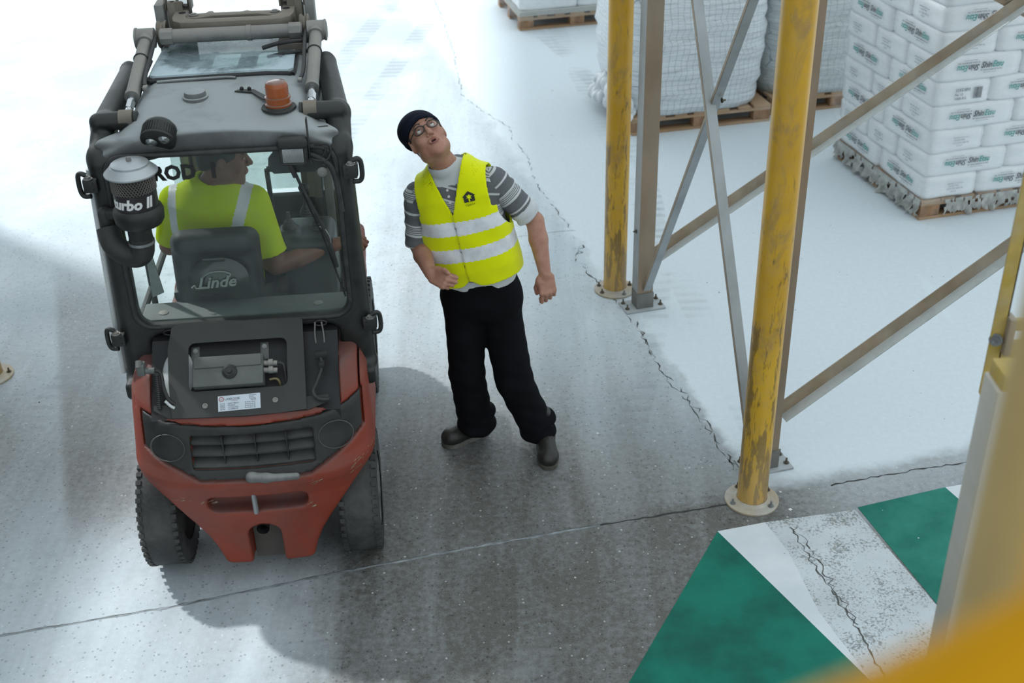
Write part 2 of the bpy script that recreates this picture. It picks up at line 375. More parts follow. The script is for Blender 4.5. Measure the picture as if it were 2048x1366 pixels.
# painted walkway stripes
def paint_mat(name, c, c2, wear, wearc):
    m, nt, b = newmat(name); k = NT(nt); o = k.obj(); nb = k.noise(o, 2.4, 5, .6); nf = k.noise(o, 85, 4, .75); ng = k.noise(o, 120, 3, .6); nm = k.noise(o, 6, 5, .65)
    c_ = k.mix(k.ramp(nb, .35, .68), c, c2); d = k.math('ADD', k.math('MULTIPLY', k.math('SUBTRACT', nf, .5), 1.5), k.math('MULTIPLY', k.math('SUBTRACT', nm, .5), 1.1)); f = k.ramp(d, wear, wear+.22)
    c_ = k.mix(k.math('MULTIPLY', f, .85), c_, wearc); k.l(c_, b.inputs['Base Color']); b.inputs['Roughness'].default_value = .55; b.inputs['Specular IOR Level'].default_value = .25; k.bump(ng, .35, .003, b); return m
GRN = paint_mat('green_paint', (.0, .185, .125), (.0, .095, .070), .62, (.03, .11, .09)); GRW = paint_mat('green_paint_dusty', (.03, .24, .18), (.0, .14, .10), .30, (.20, .29, .27))
WHT = paint_mat('white_paint', (.70, .74, .77), (.60, .65, .68), .34, (.25, .26, .25)); WHW = paint_mat('white_paint_worn', (.62, .67, .70), (.52, .56, .58), .0, (.20, .21, .20))
def mark(name, poly, m, label, z=.0012):
    o = MB().prism(poly, z, Matrix.Translation((0, 0, .0004))).build(name, m, None, 0); return tag(o, label, 'floor marking', 'painted walkway stripes')
mark('green_floor_marking', [(.911, 4.325), (.30, 3.2), (1.46, 3.2), (1.367, 3.392)], GRN, 'solid green painted stripe with a pointed tip in the foreground')
mark('white_floor_marking', [(.911, 4.325), (1.137, 4.38), (1.20, 4.18), (1.25, 3.79), (1.367, 3.392)], WHT, 'clean white painted wedge beside the tip of the near green stripe')
mark('white_floor_marking', [(1.137, 4.38), (1.569, 4.453), (1.80, 3.62), (1.9, 3.2), (1.46, 3.2), (1.367, 3.392), (1.25, 3.79), (1.20, 4.18)], WHW, 'speckled worn white painted stripe with a branching crack running down it')
mark('green_floor_marking', [(1.585, 4.471), (2.034, 4.604), (2.30, 3.9), (2.1, 3.55), (1.78, 3.70)], GRW, 'dusty green painted stripe beside the pale steel post')
mark('white_floor_marking', [(2.034, 4.604), (2.5, 4.70), (2.8, 4.1), (2.30, 3.9)], WHT, 'small white painted corner showing left of the pale steel post')
pc = [(1.25, 4.34), (1.285, 4.115), (1.32, 3.984), (1.347, 3.829), (1.379, 3.709), (1.401, 3.595), (1.416, 3.432), (1.43, 3.2)]
crack('crack', pc, lambda t, r: r.uniform(.001, .005), .010, 21, CRK, .02, .0022)
crack('crack', [(x+.018, y) for x, y in pc[:5]], lambda t, r: r.uniform(.0, .004), .020, 22, CRK, .02, .0024)
# crumbs of powder and grit lying about
rn = random.Random(5)
def crumbs(name, n, area, r0, r1, m, label):
    mb = MB()
    for _ in range(n):
        x, y = area(); r = rn.uniform(r0, r1)*(.4+.6*rn.random()); ph = rn.random()*6
        vs = [(x+r*math.cos(a+ph)*rn.uniform(.7, 1.2), y+r*math.sin(a+ph)*rn.uniform(.7, 1.2), .0005) for a in (0, 1.25, 2.5, 3.75, 5)]+[(x, y, r*.7)]
        mb.raw(vs, [(0, 1, 5), (1, 2, 5), (2, 3, 5), (3, 4, 5), (4, 0, 5)])
    o = mb.build(name, m, None, 60); o['kind'] = 'stuff'; o['label'] = label; o['category'] = 'debris'
crumbs('powder_crumbs', 200, lambda: (rn.uniform(-4.2, 3.2), rn.uniform(4.2, 12.5)), .002, .013, mat('powder', (.78, .82, .84), .9), 'white powder crumbs scattered over the floor')
crumbs('dark_grit', 130, lambda: (rn.uniform(-2.6, 2.8), rn.uniform(3.3, 8)), .002, .006, mat('grit', (.05, .05, .05), .9), 'tiny dark grit scattered over the floor')
# ------------------------------------------------------------------ guard posts and rack frame
def yellow_mat():
    m, nt, b = newmat('yellow_post_paint'); k = NT(nt); o = k.obj(); sp = k.n('ShaderNodeSeparateXYZ'); k.l(o, sp.inputs[0])
    n1 = k.noise(k.scale(o, (1, 1, .45)), 5.5, 6, .7, .5); n2 = k.noise(o, 22, 5, .7); n3 = k.noise(k.scale(o, (1, 1, .18)), 24, 4, .7, .3); n4 = k.noise(o, 60, 4, .7)
    c = k.mix(k.ramp(k.noise(o, 2.0, 4), .35, .65), (.70, .40, .030), (.60, .33, .022))
    low = k.ramp(sp.outputs[2], 2.2, .2)
    c = k.mix(k.math('MULTIPLY', k.ramp(n1, .50, .66), .62), c, (.27, .19, .10))
    c = k.mix(k.math('MULTIPLY', k.ramp(k.math('MULTIPLY', n3, k.math('MULTIPLY_ADD', low, .35, .75)), .50, .60), .7), c, (.10, .07, .035))
    c = k.mix(k.math('MULTIPLY', k.ramp(k.math('MULTIPLY', n4, n2), .40, .46), .8), c, (.035, .025, .02))
    d = k.math('MULTIPLY_ADD', k.ramp(n2, .4, .8), .25, k.math('MULTIPLY', k.ramp(sp.outputs[2], .45, .02), .4)); c = k.mix(d, c, (.46, .33, .19))
    k.l(c, b.inputs['Base Color']); b.inputs['Roughness'].default_value = .38; k.bump(n4, .15, .002, b); return m
YEL = yellow_mat()
DISC = mat('dusty_flange', (.42, .31, .17), .5, 0, dust=.7, dcol=(.50, .50, .47), top=.35); ZINC = mat('zinc_bolt', (.32, .33, .34), .4, .8, dust=.6, dcol=(.45, .46, .45)); BOLT = mat('dark_bolt', (.12, .10, .07), .5, .5, dust=.4)
GALV = mat('galvanised_steel', (.36, .38, .39), .45, .35, dust=.5, dcol=(.50, .54, .55), top=.5, vs=5, bump=.1)
RUST_WARM = mat('dusty_warm_lit_steel', (.31, .225, .15), .55, .1, var=.3, vs=4, dust=.45, dcol=(.36, .34, .30), stretch=(1, 1, .4))  # brown mixes dust and rust with warm reflected light put into the colour
ANG = mat('angle_steel', (.33, .25, .165), .5, .1, var=.3, vs=5, dust=.45, dcol=(.42, .40, .36), top=.5)
def guard_post(x, y, label, h=3.4, bolts=((200, 0), (320, 0), (35, 1), (120, 1))):
    t = thing('guard_post', label, 'post', (x, y, 0), 0, 'yellow tubular guard posts')
    MB().lathe([(.0695, .012), (.0695, h), (.062, h), (.062, h-.01)], n=48).build('pole', YEL, t, 40)
    MB().lathe([(.124, 0), (.126, .002), (.126, .010), (.124, .012)], n=64).build('base_plate', DISC, t, 30)
    mb = MB(); mb.lathe([(.086, .012), (.080, .014), (.071, .024)], n=40, cap=False); mb.build('weld_bead', DISC, t, 60)
    for a, k in bolts:
        MB().hexbolt((.101*math.cos(R(a)), .101*math.sin(R(a)), .012), (0, 0, 1), .010, .010, stud=.016).build('anchor_bolt', ZINC if k == 0 else BOLT, t, 30)
    return t
guard_post(1.106, 4.548, 'scratched yellow guard post in front, its round foot beside the white floor stripe')
guard_post(.643, 6.66, 'yellow guard post standing farther back with a dusty round foot beside the grey upright', bolts=((215, 1), (300, 0), (160, 1), (20, 1)))
guard_post(-2.925, 5.83, 'guard post at the left edge, only the rim of its round foot in view', .45, bolts=((15, 1), (100, 1), (195, 1), (290, 1)))
u1 = Vector((.7895, 6.4425, 0)); u2 = Vector((1.2138, 4.8179, 0)); du = (u2-u1).normalized(); dv = Vector((-du.y, du.x, 0)); RZ = math.atan2(dv.y, dv.x)
FR = Matrix((dv, -du, Vector((0, 0, 1)))).transposed().to_4x4(); FR.translation = u1        # local x along the beams, -y towards the camera, z up
rack = thing('rack_frame', 'tall steel rack frame of two uprights joined by crossed flat braces behind the yellow posts', 'rack', u1, RZ)
LEN = (u2-u1).length
GALVD = mat('dusty_galvanised_leg', (.40, .42, .41), .5, .2, var=.25, vs=12, dust=.6, dcol=(.56, .60, .60), top=.8)
def c_upright(y0, name='upright'):
    mb = MB()      # C section, web towards the camera
    for (c, s_) in (((0, y0-.042, 1.75), (.096, .004, 3.3)), ((-.046, y0+.004, 1.75), (.004, .088, 3.3)), ((.046, y0+.004, 1.75), (.004, .088, 3.3)), ((-.036, y0+.048, 1.75), (.024, .004, 3.3)), ((.036, y0+.048, 1.75), (.024, .004, 3.3))): mb.box(c, s_, mi=1 if c[0] < -.03 else 0)
    o = mb.build(name, [RUST_WARM, GALV], rack, 0); o['label'] = 'brown dusty steel upright'
    fp = MB(); fp.box((0, y0, .006), (.25, .15, .012), bev=.004); fp.box((-.04, y0-.02, .035), (.02, .004, .05)); f = fp.build('foot_plate', GALV, rack, 30)
    sb = MB(); sb.box((0, y0-.003, .062), (.106, .096, .10), bev=.002); sb.build('foot_bracket', mat('dark_bracket', (.17, .165, .15), .5, .3, dust=.6, dcol=(.3, .3, .28)) , rack, 30)
    for dx, dy in ((-.105, -.03), (.105, -.03), (-.105, .045), (.105, .045)): MB().hexbolt((dx, y0+dy, .012), (0, 0, 1), .010, .009, stud=.02).build('anchor_bolt', BOLT, rack, 30)
c_upright(0); c_upright(-LEN)
def brace(name, a, b, wd, th, m, parent, lip=.02):
    """flat bar with a folded lip between two points"""
    a, b = Vector(a), Vector(b); F = frame(a, b-a, (1, 0, 0)); L = (b-a).length; mb = MB()
    mb.box((0, 0, L/2), (th, wd, L), M=F, mi=0); mb.box((lip/2, -wd/2, L/2), (lip, th, L), M=F, mi=1)
    return mb.build(name, m, parent, 0)
brace('cross_brace', (-.016, -.44, 2.36), (-.016, -1.56, .09), .052, .004, [GALV, ANG], rack)
brace('cross_brace', (.010, -1.50, 2.75), (.010, -.05, .13), .046, .004, [GALV, ANG], rack, .016)
MB().hexbolt((.02, -.88, 1.585), (1, 0, 0), .009, .008).build('brace_bolt', BOLT, rack, 30)
for y0 in (0, -LEN):
    MB().hexbolt((-.05, y0+.01, .5), (-1, 0, 0), .008, .006).build('brace_bolt', BOLT, rack, 30)
def angle_beam(name, s0, s1, z0, z1, base, label):
    a = base+dv*s0+Vector((0, 0, z0)); b = base+dv*s1+Vector((0, 0, z1)); d = (b-a).normalized(); L = (b-a).length
    F = Matrix.Rotation(-math.atan2(d.z, math.hypot(d.x, d.y)), 4, 'Y')      # x along the beam, y away from the camera, z across
    mb = MB(); mb.box((L/2, 0, 0), (L, .004, .070), M=F, mi=0); mb.box((L/2, -.030, -.035), (L, .060, .004), M=F, mi=1)
    o = mb.build(name, [ANG, GALVD], None, 0); o.location = a; o.rotation_euler = (0, 0, RZ); return tag(o, label, 'brace', 'long slanting angle braces')
angle_beam('angle_brace', .045, 2.60, .335, 1.82, u1, 'long slanting steel angle brace crossing in front of the stacked sacks')
angle_beam('angle_brace', .045, 1.90, .31, 1.50, u2, 'lower slanting steel angle brace rising right from behind the front yellow post')
nd = u1+dv*2.12+Vector((0, 0, 1.60)); FN = Matrix.Rotation(RZ, 4, 'Z'); FN.translation = nd
o = MB().box((.05, .02, .04), (.07, .004, .50), rot=(0, R(-62), 0), M=FN).box((.05, .05, .04), (.004, .07, .50), rot=(0, R(-62), 0), M=FN).build('angle_brace', ANG, None, 0); tag(o, 'short steel brace meeting the long brace at the top right corner', 'brace')
# pale foreground post with its yellow guard strip
PALE = mat('pale_painted_steel', (.58, .56, .50), .5, 0, var=.1, vs=5, dust=.35, dcol=(.40, .33, .25)); YS = mat('yellow_strip_paint', (.56, .38, .06), .45, 0, var=.3, vs=9, dust=.5, dcol=(.45, .42, .33))
t = thing('steel_post', 'pale painted steel post in the right foreground with a flaking edge', 'post', (1.255, 2.6, 0), 0)
MB().box((0, 0, .95), (.085, .10, 1.90), bev=.004).build('post', PALE, t, 30); MB().box((0, 0, .006), (.2, .2, .012)).build('base_plate', GALV, t, 30)
MB().box((.005, 0, 1.92), (.075, .09, .05), bev=.004).build('top_plate', YS, t, 30)
t = thing('guard_rail', 'upright yellow flat guard strip bolted to brackets beside the pale steel post', 'guard rail', (1.385, 3.0, 1.5), 0)
pl = [(-.014, .10), (-.006, .085), (.012, .08), (.020, .10), (.026, .16), (.026, 1.3), (-.014, 1.3)]
MB().prism(pl, .006, XZ(0)).build('guard_strip', YS, t, 30)
MB().box((.024, .03, .7), (.004, .06, 1.15)).build('strip_flange', YS, t, 0)
for z, s_ in ((.315, .035), (.215, .09), (.67, .03)): MB().box((.075, .03, z), (.11, .02, s_), bev=.003).build('bracket', YS, t, 30)
MB().hexbolt((.0, -.004, .285), (-.5, -1, .1), .013, .012, stud=.022).build('bolt', ZINC, t, 30)
MB().box((.032, 0, .30), (.02, .05, .12), bev=.004).build('clamp', ANG, t, 30)
t = thing('handrail', 'out of focus yellow handrail post and rail close to the camera', 'handrail', (.385, .70, 1.0), 0)
Y2 = mat('yellow_handrail_paint', (.60, .28, .0), .5, var=.1, spec=.15); Y3 = mat('yellow_post_pale', (.60, .42, .16), .45, var=.15)
MB().lathe([(.045, 0), (.045, 2.4)], n=32).build('post', Y3, t, 40)
MB().tube([(.02, 0, 2.36), (-.197, -.405, 2.308), (-.25, -.411, 2.274), (-.314, -.407, 2.232), (-.5, -.396, 2.12)], .0235, 20).build('rail', Y2, t, 60)
# ------------------------------------------------------------------ pallets, sacks, big bags
WOOD = mat('pallet_wood', (.42, .26, .14), .7, 0, var=.35, vs=9, stretch=(.25, 1, 1), dust=.35, dcol=(.55, .50, .44)); WOODD = mat('pallet_block_wood', (.36, .19, .09), .7, var=.5, vs=14, dust=.2)
def pallet(loc, rz, W, D, label, group='wooden pallets'):
    t = thing('wooden_pallet', label, 'pallet', loc, rz, group)
    nb = 3; bw = .10
    for j, y in enumerate((.05, D/2, D-.05)):
        MB().box((W/2, y, .011), (W, bw, .022), bev=.002).build('bottom_board', WOOD, t, 30); MB().box((W/2, y, .111), (W, bw, .022), bev=.002).build('stringer_board', WOOD, t, 30)
        for x in (.0725, W/2, W-.0725): MB().box((x, y, .061), (.145 if x != W/2 else .145, bw, .078), bev=.003).build('block', WOODD, t, 30)
    n = 7
    for i in range(n):
        wd = .145 if i in (0, 3, 6) else .10; x = wd/2+(W-wd)*i/(n-1)
        MB().box((x, D/2, .133), (wd, D, .022), bev=.002).build('deck_board', WOOD, t, 30)
    return t
SACK = mat('white_plastic_sack', (.80, .82, .83), .42, 0, var=.06, vs=3, bump=.25, bs=14); SACKB = mat('blue_white_sack', (.66, .725, .76), .45, 0, var=.08, vs=3, bump=.25, bs=12)
TGRN = mat('print_green', (.03, .30, .27), .6, var=.05); TBLK = mat('print_black', (.03, .04, .045), .6, var=.05); TGRY = mat('print_grey', (.28, .32, .34), .6, var=.05)
def text_mesh(s_, size, ext=.0004, shear=0, sx=1.0, bold=0):
    cu = bpy.data.curves.new('t', 'FONT'); cu.body = s_; cu.size = size; cu.extrude = ext; cu.resolution_u = 2; cu.shear = shear; cu.offset = bold
    o = bpy.data.objects.new('t', cu); C.objects.link(o); dg = bpy.context.evaluated_depsgraph_get(); me = bpy.data.meshes.new_from_object(o.evaluated_get(dg))
    bpy.data.objects.remove(o); bpy.data.curves.remove(cu)
    if sx != 1: me.transform(Matrix.Diagonal((sx, 1, 1, 1)))
    return me
def text_join(name, parts, mats):
    """parts: (mesh, material index, matrix)"""
    bm = bmesh.new()
    for me, mi, X in parts:
        t = bmesh.new(); t.from_mesh(me); b = [bm.verts.new(X @ v.co) for v in t.verts]; t.verts.index_update()
        for f in t.faces:
            try: fa = bm.faces.new([b[v.index] for v in f.verts]); fa.material_index = mi
            except ValueError: pass
        t.free()
    me = bpy.data.meshes.new(name); bm.to_mesh(me); bm.free()
    for m in mats: me.materials.append(m)
    return me
T = Matrix.Translation
a_, b_, c_, d_ = text_mesh('Shin', .056, .0003, .25, .82, .0012), text_mesh('Etsu', .056, .0003, .25, .82, .0012), text_mesh('SE Tylose GmbH & Co. KG', .014), text_mesh('Quality for life - net 25 kg', .009)
wa = max(v.co.x for v in a_.vertices); wb = max(v.co.x for v in b_.vertices)
one = [(a_, 1, Matrix.Identity(4)), (b_, 0, T((wa+.002, 0, 0))), (c_, 1, T((.0, -.020, 0))), (d_, 2, T((.02, -.034, 0)))]
flip = T((-.012, .038, 0)) @ Matrix.Rotation(math.pi, 4, 'Z')
LOGO = text_join('logo_print', [(m_, i, T((0, .012, 0)) @ X) for m_, i, X in one]+[(m_, i, flip @ X) for m_, i, X in one], [TGRN, TBLK, TGRY])
e1, e2 = text_mesh('LOT 3551 890 PA', .018, sx=.9), text_mesh('LH HLP 9402', .014)
ENDP = text_join('end_print', [(e1, 0, T((0, 0, 0))), (e2, 0, T((.01, .022, 0))), (text_mesh('TYLOSE', .012), 0, T((.03, -.018, 0))), (text_mesh('MHB 60001 P4  NET 25 KG', .010), 0, T((-.0, .040, 0)))], [TGRY])
bc = bmesh.new(); rb = random.Random(2); x = 0
while x < .062:
    w_ = rb.choice((.002, .003, .005)); b4 = [bc.verts.new(p) for p in ((x, 0, 0), (x+w_, 0, 0), (x+w_, .075, 0), (x, .075, 0))]; bc.faces.new(b4); x += w_+rb.choice((.002, .003))
bcm = bpy.data.meshes.new('bar'); bc.to_mesh(bcm); bc.free()
BARC = text_join('barcode_print', [(text_mesh('33551890', .030, sx=.9), 0, T((0, .055, 0))), (text_mesh('Pal. 15', .022), 0, T((0, .028, 0))), (text_mesh('1000 KG', .024), 0, T((0, 0, 0))), (bcm, 0, T((.135, .0, 0)) )], [TBLK])
def sack_mesh(L, W, H, seed, puff=.02):
    rn = random.Random(seed); nx, ny, nz = 10, 8, 6; t = bmesh.new(); bmesh.ops.create_cube(t, size=1)
    bmesh.ops.subdivide_edges(t, edges=t.edges[:], cuts=7, use_grid_fill=True)
    ph = [rn.uniform(0, 6) for _ in range(6)]
    for v in t.verts:
        x, y, z = v.co*2
        sx = (1-abs(x)**6*.0); e = 14.0
        n_ = (abs(x)**e+abs(y)**e+abs(z)**e)**(1/e); g = 1/max(n_, 1e-6) if n_ > 1 else 1
        g = 1-(1-g)*.8
        bx = 1+.010*math.sin(3*y+ph[0])+.008*math.sin(5*z+ph[1]); by = 1+.012*math.sin(3*x+ph[2])+.008*math.sin(4*z+ph[3]); bz = 1+.03*math.sin(2.5*x+ph[4])*math.cos(2*y+ph[5])
        v.co = Vector((x*g*L/2*bx, y*g*W/2*by, z*g*H/2*bz))
    me = bpy.data.meshes.new('sack'); t.to_mesh(me); t.free(); return me
SA = [sack_mesh(.602, .402, .167, i) for i in range(3)]
def put_sack(par_M, x, y, z, along_x, label, k, m=SACK, group='printed sacks on the right pallet'):
    me = SA[k % 3]; o = bpy.data.objects.new('plastic_sack', me)
    if not me.materials: me.materials.append(m); me.shade_smooth()
    C.objects.link(o); o.matrix_world = par_M @ T((x, y, z)) @ Matrix.Rotation(0 if along_x else math.pi/2, 4, 'Z') @ Matrix.Rotation(R(random.uniform(-1.2, 1.2)), 4, 'Z')
    return tag(o, label, 'sack', group)
def decal(par, me, name, loc_local, face, flip=False, m=None):
    """flat print on a sack: face 'front' = -y of world frame M, 'left' = -x"""
    o = bpy.data.objects.new(name, me); C.objects.link(o); o.parent = par; o.matrix_parent_inverse = par.matrix_world.inverted()
    o.matrix_world = loc_local; return o
PM = Matrix.Translation((2.785, 7.53, 0)) @ Matrix.Rotation(R(14.0), 4, 'Z')
pallet((2.785, 7.53, 0), R(14.0), 1.0, 1.2, 'wooden pallet under the tall stack of printed white sacks')
FRONT = Matrix(((1, 0, 0, 0), (0, 0, -1, 0), (0, 1, 0, 0), (0, 0, 0, 1)))   # text xy -> x,z facing -y
LEFT = Matrix(((0, 0, -1, 0), (-1, 0, 0, 0), (0, 1, 0, 0), (0, 0, 0, 1)))    # text x -> -y, facing -x
ordn = ['bottom', 'second', 'third', 'fourth', 'fifth', 'sixth', 'seventh', 'eighth', 'ninth', 'tenth']
HZ = .1635
for r in range(10):
    z = .147+HZ*(r+.5); lean = -.0055*r; LM = PM @ T((lean, random.uniform(-.004, .004), 0))
    if r % 2 == 0:    # 3 across the front row? corner sacks stand end-on to the front, long side to the left
        S_ = [(.2, .30, False, 'front corner'), (.2, .905, False, 'rear left corner'), (.705, .2, True, 'front right')]
    else: S_ = [(.3, .2, True, 'front corner'), (.3, .605, True, 'middle of the left side'), (.3, 1.01, True, 'rear left corner'), (.805, .30, False, 'front right')]
    for q, (x, y, ax, wh) in enumerate(S_):
        o = put_sack(LM, x, y, z, ax, f'white sack, {ordn[r]} layer up, {wh}, in the right-hand stack', r*4+q)
        fx, fy = x-(.3 if ax else .2), y-(.2 if ax else .3)
        jx = random.uniform(-.02, .02)
        if fy < .05:
            if ax: decal(o, LOGO, 'print', LM @ T((fx+.30+jx, fy-.014, z-.015)) @ FRONT, 'front')
            elif r == 4 and wh == 'front corner': decal(o, BARC, 'label_print', LM @ T((fx+.13, fy-.014, z-.04)) @ FRONT, 'front')
            elif wh == 'front corner': decal(o, ENDP, 'print', LM @ T((fx+.16+jx, fy-.014, z-.02)) @ FRONT, 'front')
        if fx < .05:
            if not ax: decal(o, LOGO, 'print', LM @ T((fx-.014, fy+.28+jx, z-.015)) @ LEFT, 'left')
            else: decal(o, ENDP, 'print', LM @ T((fx-.014, fy+.28+jx, z-.02)) @ LEFT, 'left')
# torn stretch film hanging round the pallet foot
def film_mat(name, al, c=(.72, .76, .78), r=.25):
    m, nt, b = newmat(name); k = NT(nt); o = k.obj(); n = k.noise(k.scale(o, (1, 1, 3)), 9, 5, .6, .6)
    b.inputs['Base Color'].default_value = (*c, 1); b.inputs['Roughness'].default_value = r
    k.l(k.math('MULTIPLY_ADD', k.ramp(n, .35, .7), al*.9, al*.35), b.inputs['Alpha']); k.bump(n, .6, .02, b); return m
FILM = film_mat('stretch_film', .16); TORN = mat('torn_film', (.46, .46, .43), .35, 0, var=.45, vs=14, bump=.4, bs=20)
rn = random.Random(9)
def film_skirt(name, M_, path, z0, z1, m, label, amp=.02, rag=.05, cat='film', n=60):
    P = []; L = [0]
    for a, b in zip(path[:-1], path[1:]): L.append(L[-1]+math.dist(a, b))
    def at(s_):
        for i in range(len(L)-1):
            if s_ <= L[i+1]+1e-6:
                t_ = (s_-L[i])/(L[i+1]-L[i]); a, b = path[i], path[i+1]; dx, dy = (b[0]-a[0]), (b[1]-a[1]); l_ = math.hypot(dx, dy)
                return a[0]+dx*t_, a[1]+dy*t_, dy/l_, -dx/l_
    vs, fs = [], []; K = 5
    for i in range(n+1):
        x, y, nx, ny = at(L[-1]*i/n); zb = z0+rn.uniform(0, rag)
        for j in range(K):
            t_ = j/(K-1); o_ = amp*rn.uniform(-.3, 1)*(1-t_)+.012; vs.append((x+nx*o_, y+ny*o_, zb+(z1-zb)*t_))
    for i in range(n):
        for j in range(K-1):
            if name[:4] != 'torn' or rn.random() > .11: fs.append((i*K+j, (i+1)*K+j, (i+1)*K+j+1, i*K+j+1))
    o = MB().raw(vs, fs, M_).build(name, m, None, 70); return tag(o, label, cat)
film_skirt('torn_stretch_film', PM, [(0, 1.2), (0, .75), (-.0, .35), (0, 0)], .004, .155, TORN, 'torn crumpled stretch film hanging along the left foot of the right-hand pallet', .045, .05)
film_skirt('torn_stretch_film', PM, [(.17, 0), (.55, 0), (1.0, 0)], .012, .14, TORN, 'crumpled torn film over the front openings of the right-hand pallet', .03, .05)
film_skirt('stretch_wrap', PM, [(-.045, 1.22), (-.04, .6), (-.04, -.03), (.5, -.03), (1.03, -.03)], .13, 1.78, FILM, 'clear stretch wrap around the stack of printed white sacks', .012, .02, n=90)
# big bags
def bag_mat(name, c, grid=.05, vis=.8):
    m, nt, b = newmat(name); k = NT(nt); o = k.obj(); sp = k.n('ShaderNodeSeparateXYZ'); wob = k.noise(o, 5, 3); k.l(o, sp.inputs[0])
    u = k.math('ADD', k.math('ADD', sp.outputs[0], sp.outputs[1]), k.math('MULTIPLY', wob, .035)); v = k.math('ADD', sp.outputs[2], k.math('MULTIPLY', wob, .04))
    def ln(q, pw): return k.math('LESS_THAN', k.math('FRACT', k.math('DIVIDE', q, pw)), .065)
    g = k.math('MAXIMUM', ln(u, grid), ln(v, grid*.82)); c_ = k.mix(k.math('MULTIPLY', g, vis), c, (.22, .27, .29)); k.l(c_, b.inputs['Base Color'])
    b.inputs['Roughness'].default_value = .28; b.inputs['Specular IOR Level'].default_value = .7; wr = k.noise(k.scale(o, (.7, .7, 3.2)), 6, 5, .65, .9); k.bump(wr, .75, .035, b); return m
BAG = bag_mat('woven_bag', (.70, .74, .765)); BAG2 = bag_mat('woven_bag_grey', (.56, .60, .60), .055, .75)
def big_bag(M_, W, D, H, seed, m, label, stripe=False):
    rn = random.Random(seed); N = 88; K = 26; vs, fs = [], []
    per = []
    for i in range(N):
        a = 2*math.pi*i/N; ca, sa = math.cos(a), math.sin(a); e = 4.5
        rr = (abs(ca)**e+abs(sa)**e)**(-1/e); per.append((rr*ca, rr*sa))
    for j in range(K+1):
        t_ = j/K; z = H*t_; sc = 1+.05*math.sin(math.pi*min(t_*1.3, 1))-.04*(1-t_)**6
        for i, (x, y) in enumerate(per):
            w_ = 1+.012*math.sin(z*34+3*x+seed)+.010*math.sin(z*60+8*y)+.006*rn.uniform(-1, 1)
            vs.append((W/2+x*W/2*sc*w_, D/2+y*D/2*sc*w_, .145+z))
    for j in range(K):
        for i in range(N): fs.append((j*N+i, j*N+(i+1) % N, (j+1)*N+(i+1) % N, (j+1)*N+i))
    fs.append(tuple(range(N))[::-1]); fs.append(tuple(K*N+i for i in range(N)))
    mb = MB().raw(vs, fs); me = mb.mesh('big_bag'); o = mesh_obj('big_bag', me, m, None, 180); o.matrix_world = M_; tag(o, label, 'bulk bag', 'white woven bulk bags on pallets')
    return o
BM = Matrix.Translation((1.0, 9.23, 0)) @ Matrix.Rotation(R(12.5), 4, 'Z')
pallet((1.0, 9.23, 0), R(12.5), 1.18, 1.05, 'wooden pallet under the first bulk bag, behind the back yellow post')
bb = big_bag(BM @ T((-.03, -.03, 0)), 1.16, 1.10, 1.5, 3, BAG, 'white woven bulk bag with a check grid, behind the crossed braces')
def seam(M_, x, y, label, par, cols):
    mb = MB(); rn = random.Random(4)
    for i in range(60):
        z = .2+1.4*i/60; mb.box((x+.006*math.sin(i*.7), y, z), (.012, .010, 1.4/60*rn.uniform(.5, .95)), M=M_, mi=rn.choice(cols))
    o = mb.build('printed_seam', [mat('seam_green', (.12, .22, .14), .7), mat('seam_dark', (.06, .08, .09), .7), mat('seam_blue', (.25, .40, .50), .7)], None, 0); o.parent = par; o.matrix_parent_inverse = par.matrix_world.inverted()
seam(BM, .10, -.062, '', bb, (0, 1, 1, 2)); seam(BM, .145, -.068, '', bb, (1, 2, 1))
S2 = BM @ T((1.24, .12, 0))
o_ = S2.translation; pallet(o_, R(12.5), 1.2, 1.05, 'wooden pallet under the grey-white bulk bag right of the front yellow post')
big_bag(S2 @ T((-.04, -.02, 0)), 1.25, 1.08, 1.5, 8, BAG2, 'grey-white woven bulk bag seen between the front yellow post and the printed sacks')
# crumpled film at the left foot of the first bag
s = SDF((-.20, -.1, .0), (.10, .9, .42), .012); rn = random.Random(11)
for _ in range(46):
    c_ = (-.05+rn.uniform(-.06, .05), rn.uniform(.0, .75), .13+rn.random()*.17*(1)); s.add(ellip(c_, (rn.uniform(.015, .05), rn.uniform(.03, .09), rn.uniform(.03, .09)), (rn.random(), rn.random(), rn.random())), .015)
o = s.build('crumpled_film', mat('bunched_film', (.74, .77, .79), .3, bump=.4, bs=25), None); o.matrix_world = BM; tag(o, 'bunched clear film bulging at the left foot of the first bulk bag', 'film')
# far pallet at the top
FM = Matrix.Translation((.16, 12.17, 0)) @ Matrix.Rotation(R(12.5), 4, 'Z')
pallet((.16, 12.17, 0), R(12.5), 1.2, 1.0, 'far wooden pallet with flat white sacks at the top of the picture')
o = MB().box((.6, .5, .152), (1.22, 1.02, .010), bev=.002).box((.6, .5, .168), (1.21, 1.01, .012), bev=.002).box((.6, .5, .184), (1.2, 1.0, .010), bev=.002).build('slip_sheet', mat('slip_sheet_board', (.52, .52, .49), .6, var=.1), None, 30); o.matrix_world = FM; tag(o, 'pale slip sheets between the far pallet and its sacks', 'sheet')
for r in range(2):
    for q, (x, y, ax) in enumerate(((.31, .22, True), (.91, .22, True), (.31, .64, True), (.91, .64, True))):
        put_sack(FM, x-.01*r, y, .19+.165*(r+.5), ax, f"plain white sack on the far pallet, {'lower' if r == 0 else 'upper'} layer, {'front' if y < .4 else 'rear'} {'left' if x < .6 else 'right'}", r+q, group='plain sacks on the far pallet')
film_skirt('stretch_wrap', FM, [(-.03, 1.03), (-.03, -.03), (.6, -.03), (1.22, -.03)], .10, .56, FILM, 'clear stretch wrap around the far pallet of plain sacks', .02, .03, n=70)
